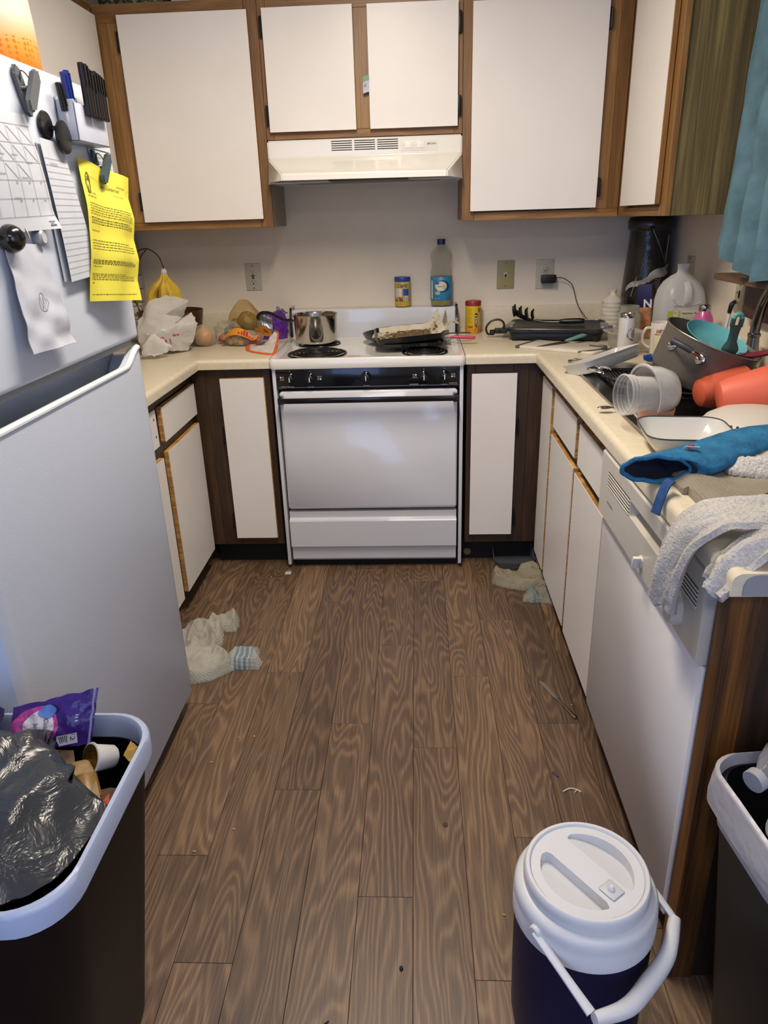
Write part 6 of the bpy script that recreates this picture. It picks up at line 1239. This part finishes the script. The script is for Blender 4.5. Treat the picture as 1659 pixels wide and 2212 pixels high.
tag(crumple([(-.295, -2.60, .590), (-.275, -2.66, .600), (-.285, -2.73, .605), (-.305, -2.70, .590)], [(0, 1, 2, 3)], 4, .005, 60, 8).obj('snack_wrapper', mat('orange red wrapper', 'a83d22', .4, var=.3, vs=60)), 'orange-red wrapper wedged against the bin rim', 'wrapper')
for nm, lab, col_, pts_ in (('cardboard_piece', 'brown corrugated cardboard piece between the black bag and the pod', '6a5240', [(-.43, -2.53, .615), (-.375, -2.535, .618), (-.345, -2.60, .592), (-.40, -2.60, .60)]),
        ('paper_strip', 'white curved paper strip at the edge of the black bag', 'c3bfb8', [(-.312, -2.615, .600), (-.300, -2.62, .600), (-.272, -2.70, .606), (-.284, -2.70, .606)]),
        ('yellow_scrap', 'yellow-brown food scrap by the far bin corner', '9a7a2e', [(-.30, -2.49, .600), (-.285, -2.50, .596), (-.288, -2.53, .590), (-.302, -2.52, .596)]),
        ('brown_bag_scrap', 'dark brown crumpled paper at the far right bin corner', '4a2f18', [(-.345, -2.60, .585), (-.28, -2.56, .575), (-.272, -2.66, .578), (-.33, -2.68, .590)])):
    tag(crumple(pts_, [(0, 1, 2, 3)], 4, .004, 60, len(nm)).obj(nm, mat(nm, col_, .7, var=.25, vs=60), ang=60), lab, 'scrap')
tag(B().lathe([(.0, .45), (.2, .56)], (-.50, -2.65, 0), 24, squash=.8).obj('trash_mound', mat('dark trash', '2a211a', .9, var=.4, vs=30)), 'dark pile of rubbish filling the brown bin below the rim', 'rubbish', kind='stuff')
# right bin
t = thing('recycling_bin', 'black bin with a white liner folded over its rim by the end panel', 'bin', (.855, -2.645, 0), (0, 0, .12))
B().loft([rr(.125, .105, 0, .04), rr(.130, .110, .01, .04), rr(.186, .142, .585, .05), rr(.180, .136, .588, .05), rr(.126, .106, .02, .04)]).obj('bin_body', mat('black bin plastic', '101014', .45, var=.03, spec=.3), t)
def linf(u, v):
    k_ = int(v * 71.999); base = rr(1, 1, 0, .3); m_ = len(base); q_ = v * m_; i = int(q_) % m_; fr_ = q_ - int(q_); a = Vector(base[i]).lerp(Vector(base[(i + 1) % m_]), fr_)
    pr_ = [(.180, .136, .50), (.184, .140, .585), (.188, .144, .603), (.194, .150, .600), (.196, .152, .580), (.197, .153, .555), (.196, .152, .535)]; f_ = u * (len(pr_) - 1); j = min(int(f_), len(pr_) - 2); g = [pr_[j][c] + (pr_[j + 1][c] - pr_[j][c]) * (f_ - j) for c in range(3)]
    w = 1 + .012 * noise.noise(Vector((a.x * 5, a.y * 5, u * 3))); z = g[2] + .008 * noise.noise(Vector((a.x * 3, a.y * 3, 2))) + (.020 * noise.noise(Vector((a.x * 2, a.y * 2, 8))) if u > .9 else 0); return (a.x * g[0] * w, a.y * g[1] * w, z)
B().surf(linf, 24, 96).obj('liner', mat('white liner', 'a9a8ae', .35, var=.08, bump=.6, bs=40, dist=.004), t, ang=70)
PET = film('pet bottle', 'b9b9c0', .25, .08, bump=.8, bs=40, dist=.004)
for i, (x, y, z, ax, lab) in enumerate(((.690, -2.590, .612, (.85, .50, .12), 'clear plastic bottle with a white cap in the liner bin'), (.698, -2.648, .585, (.8, -.1, -.3), 'second bottle whose pale cap points out of the bin'))):
    t = thing('plastic_bottle', lab, 'bottle', (x, y, z)); B().lathe([(.0165, 0), (.0175, .001), (.0175, .014), (.0165, .015)], seg=24, axis=ax).obj('cap', mat('bottle cap', 'a3a3a8', .4), t); B().lathe([(.011, .015), (.012, .022), (.024, .045), (.032, .07), (.033, .15)], seg=30, axis=ax, ripple=lambda a, z: .03 * math.sin(5 * a)).obj('bottle_body', PET, t)
tag(B().loft([rrect(.028, .045, .008, 0), rrect(.028, .045, .008, .003)]).obj('white_card', mat('white card', 'b3b3be', .5), loc=(.735, -2.70, .585)), 'white rounded card lying in the liner bin', 'card')
o = B().box(-.05, .05, -.035, .035, 0, .002).obj('blue_card', mat('slate card', '5b6484', .5)); o.location = (.700, -2.765, .604); o.rotation_euler = (.25, -.2, .5); tag(o, 'slate-blue flat card lying over the liner bin rim', 'card')
tag(B().lathe([(.0, .42), (.13, .50)], (.855, -2.645, 0), 20, squash=.75).obj('trash_mound', mat('dark trash', '2a211a', .9, var=.4, vs=30)), 'dark recycling pile in the bottom of the liner bin', 'rubbish', kind='stuff')

# ------------------------------------------------------------------ floor things
STR = [(a, a + .008, '7f9ba8') for a in (.215, .231, .247, .263)]
WT = cloth('white waffle towel', 'c9c5b8', 'waffle', 420, bump=.9)
WT1 = cloth('blue striped towel end', 'ccc9be', 'waffle', 420, stripe=[(-.440, -.432, '7794a4'), (-.426, -.416, '7f9ba8'), (-.408, -.398, '7794a4'), (-.390, -.383, '8aa3ae')], bump=.9)
t = thing('kitchen_towel', 'crumpled white waffle towel with blue stripes on the floor by the refrigerator', 'towel')
rag([(-.68, -1.14), (-.62, -1.135), (-.59, -1.08), (-.535, -1.06), (-.500, -1.07), (-.485, -1.13), (-.49, -1.17), (-.535, -1.165), (-.52, -1.25), (-.515, -1.32), (-.45, -1.335), (-.445, -1.42), (-.50, -1.475), (-.58, -1.50), (-.66, -1.48), (-.70, -1.3)], lambda x, y, e: .016 * min(1, e / .014) + folds(x, y, 12, .024, (1, .5), 2) * min(1, e / .010), .004, .004, .0003).obj('cloth', WT, t, ang=60)
rag([(-.46, -1.325), (-.42, -1.30), (-.375, -1.29), (-.368, -1.34), (-.348, -1.375), (-.355, -1.41), (-.41, -1.41), (-.455, -1.415), (-.48, -1.37)], lambda x, y, e: .024 * min(1, e / .014) + folds(x, y, 13, .016, (.3, 1), 6) * min(1, e / .012), .005, .004, .0003).obj('striped_end', WT1, t, ang=60)
WT2 = cloth('striped corner', 'b6b3a8', 'waffle', 420, stripe=[(-.515, -.510, '7794a4'), (-.504, -.500, '7f9ba8')], bump=.9)
t = thing('kitchen_towel', 'bunched beige striped towel on the floor below the dustpan', 'towel')
WT3 = cloth('beige waffle towel', 'b5ab92', 'waffle', 420, bump=1.0); WT4 = cloth('beige striped end', 'a8a290', 'waffle', 420, stripe=[(.628, .633, '8197a0'), (.640, .649, '6f8c9a'), (.656, .660, '8197a0')], bump=.9)
rag([(.500, -.715), (.525, -.72), (.60, -.725), (.615, -.69), (.67, -.675), (.70, -.71), (.745, -.83), (.755, -.87), (.70, -.885), (.63, -.865), (.56, -.845), (.51, -.815), (.495, -.80)], lambda x, y, e: .022 * min(1, e / .018) + folds(x, y, 12, .024, (.3, 1), 4) * min(1, e / .010), .004, .004, .0003).obj('cloth', WT3, t, ang=60)
rag([(.60, -.955), (.605, -.91), (.625, -.875), (.70, -.88), (.752, -.89), (.735, -.955), (.728, -.99), (.705, -.985), (.69, -.965)], lambda x, y, e: .012 * min(1, e / .012) + folds(x, y, 13, .018, (1, .2), 9) * min(1, e / .012), .005, .004, .0003).obj('striped_end', WT4, t, ang=60)
DP = mat('dustpan grey', '50535a', .3, var=.05)
t = thing('dustpan', 'dark grey plastic dustpan standing on the floor in the right corner', 'dustpan', (.605, -.605, 0))
def dpw(k_, z, w=1): return [(.078 * w, .055, z), (.080 * w, -.03, z), (.066 * w, -.058, z), (0, -.066, z), (-.066 * w, -.058, z), (-.080 * w, -.03, z), (-.078 * w, .055, z)]
b = B(); b.prism([(p[0], p[1]) for p in dpw(0, 0)], .004, .008).obj('pan_floor', DP, t)
def wallf(u, v):
    P = dpw(0, 0); f_ = u * 6; j = min(int(f_), 5); a = Vector(P[j]).lerp(Vector(P[j + 1]), f_ - j); hgt = .030 + .045 * (abs(u - .5) * 2) ** 5; k_ = 1 + .10 * v; return (a.x * k_, a.y * (1 + .08 * v), .003 + hgt * v)
B().surf(wallf, 36, 6, .003).obj('side_wall', DP, t)
for s in (-1, 1): B().tube([(s * .084, .055, .075), (s * .082, .064, .090), (s * .076, .060, .098)], .004, seg=8).obj('ear', DP, t)
t = thing('butter_knife', 'steel table knife lying on the floor near the right cabinets', 'knife', (.622, -1.57, .0005), (0, 0, math.atan2(-.194, .077)))
B().prism([(-.105, -.002), (-.095, -.008), (-.02, -.008), (0, -.006), (0, .005), (-.09, .005)], 0, .0022, .0005).obj('blade', SS, t); B().tube([(0, 0, .003), (.03, 0, .003), (.085, 0, .004), (.104, 0, .004)], [.0045, .004, .006, .0065], seg=8, flat=.45, flatdir=(0, 0, 1)).obj('handle', SS, t)
t = thing('latch_strip', 'tiny white metal tab on the floor below the range corner', 'debris', (-.372, -.690, .0005)); B().box(-.013, .013, -.012, .012, 0, .003, .001).obj('tab', mat('tab white', 'c8c5c0', .3), t); B().box(-.010, .012, .012, .028, 0, .002, .0005).obj('tab_base', mat('tab grey', '807c78', .4), t)
tag(B().tube([(.565, -1.965, .002), (.585, -1.955, .003), (.603, -1.958, .002), (.612, -1.966, .002)], .002, seg=6).tube([(.603, -1.958, .002), (.595, -1.968, .002)], .0015, seg=6, sub=1).obj('string_scrap', mat('white thread', 'cfc9b8', .7, var=0)), 'short white scrap of string on the floor by the dishwasher', 'string')
tag(B().cyl((.252, -2.079, .0), (.252, -2.079, .0015), .007, seg=20).obj('coin', mat('tarnished coin', '4a4534', .4, metal=.6), None), 'small dull coin on the middle of the floor', 'coin')
tag(B().tube([(.551, -1.893, .002), (.562, -1.91, .002)], .0025, seg=6, sub=1).obj('purple_scrap', mat('purple scrap', '3a2a6a', .5)), 'tiny purple scrap on the floor near the dishwasher', 'debris')
tag(B().blob((.148, -2.456, .003), (.004, .005, .003), 2, .1).obj('pebble', mat('dark glass bead', '1c130f', .1, var=0)), 'dark shiny bead on the floor in the foreground', 'debris')
tag(B().tube([(-.02, -2.605, .002), (.0, -2.575, .003), (.012, -2.562, .002)], [.001, .002, .001], seg=6).obj('leaf_curl', mat('dark curl', '1a120c', .7)), 'thin dark curled leaf on the floor at the bottom edge', 'debris')
tag(B().prism([(0, 0), (.02, -.004), (.016, .012), (.002, .01)], 0, .002).xf(Matrix.Translation((.590, -2.585, .0004))).obj('pink_scrap', mat('pink scrap', 'b0486a', .5)), 'small pink scrap on the floor behind the cooler', 'debris')
random.seed(12); CRB = mat('crumb tan', 'b08a5a', .8)
for (x, y) in ((-.345, -1.755), (-.30, -1.75), (-.40, -1.86), (.10, -.72), (.22, -.80), (-.44, -.72), (.66, -1.60), (-.28, -2.10), (-.36, -2.17), (.37, -2.33)):
    tag(B().blob((0, 0, .0015), (.0035 + .002 * random.random(), .003, .0018), 1, .3, 2, x * 9).obj('crumb', CRB, loc=(x, y, 0)), 'tiny tan crumb lying on the wood-look floor', 'crumb', 'crumbs on the floor')

# ------------------------------------------------------------------ on top of the cabinets
CAMO = NT('camouflage'); f = CAMO.noise(CAMO.co((1, 1, 1)), 38, 3, .6, 1.0); CAMO.l(CAMO.ramp(f, [(0, hexc('15150e')), (.42, hexc('2f3320')), (.5, hexc('555a3a')), (.58, hexc('8a8868'))], 'CONSTANT'), CAMO.b.inputs['Base Color']); CAMO.b.inputs['Roughness'].default_value = .8
t = thing('camouflage_bag', 'camouflage cloth bag on top of the left upper cabinet', 'bag', (-.855, -.22, UZ1)); B().loft([rrect(.125, .075, .03, 0), rrect(.13, .08, .03, .02), rrect(.125, .07, .03, .11), rrect(.09, .04, .03, .13)]).obj('bag_body', CAMO.m, t); B().tube([(-.05, -.05, .12), (-.04, -.06, .16), (.04, -.06, .16), (.05, -.05, .12)], .006).obj('strap', CAMO.m, t)
t = thing('white_box', 'small white box beside the camouflage bag on the cabinets', 'box', (-.668, -.24, UZ1)); B().box(-.035, .035, -.05, .05, 0, .08, .003).obj('carton', PAP, t); B().box(-.03, .03, -.0505, -.049, .02, .06).obj('label', GINK, t)
t = thing('black_bowl', 'dark round bowl upside down on top of the left upper cabinet', 'bowl', (-.52, -.215, UZ1)); B().lathe([(.098, 0), (.100, .004), (.085, .05), (.05, .075), (0, .08)], seg=40).obj('bowl_body', BK, t)
t = thing('sticker', 'folded green and white label poking out between the short cabinet doors', 'label', (.017, -.322, 1.845)); B().surf(lambda u, v: (-.013 + .024 * u, -.019 - .002 * math.sin(3 * u), .06 - .055 * v + .006 * u), 4, 4, .0006).obj('paper', PAP, t); Print().rect(0, 0, 1, .30).obj('green_print', mat('sticker green', '6d9a7c', .5, var=0), t, lambda x, y, l: (-.013 + .024 * x, -.0215 - l, .06 - .055 * y + .006 * x)); Print().text('ill', .004, .0, .011).obj('print', NAVY, t, lambda x, y, l: (-.012 + x, -.0222 - l, .026 + y))
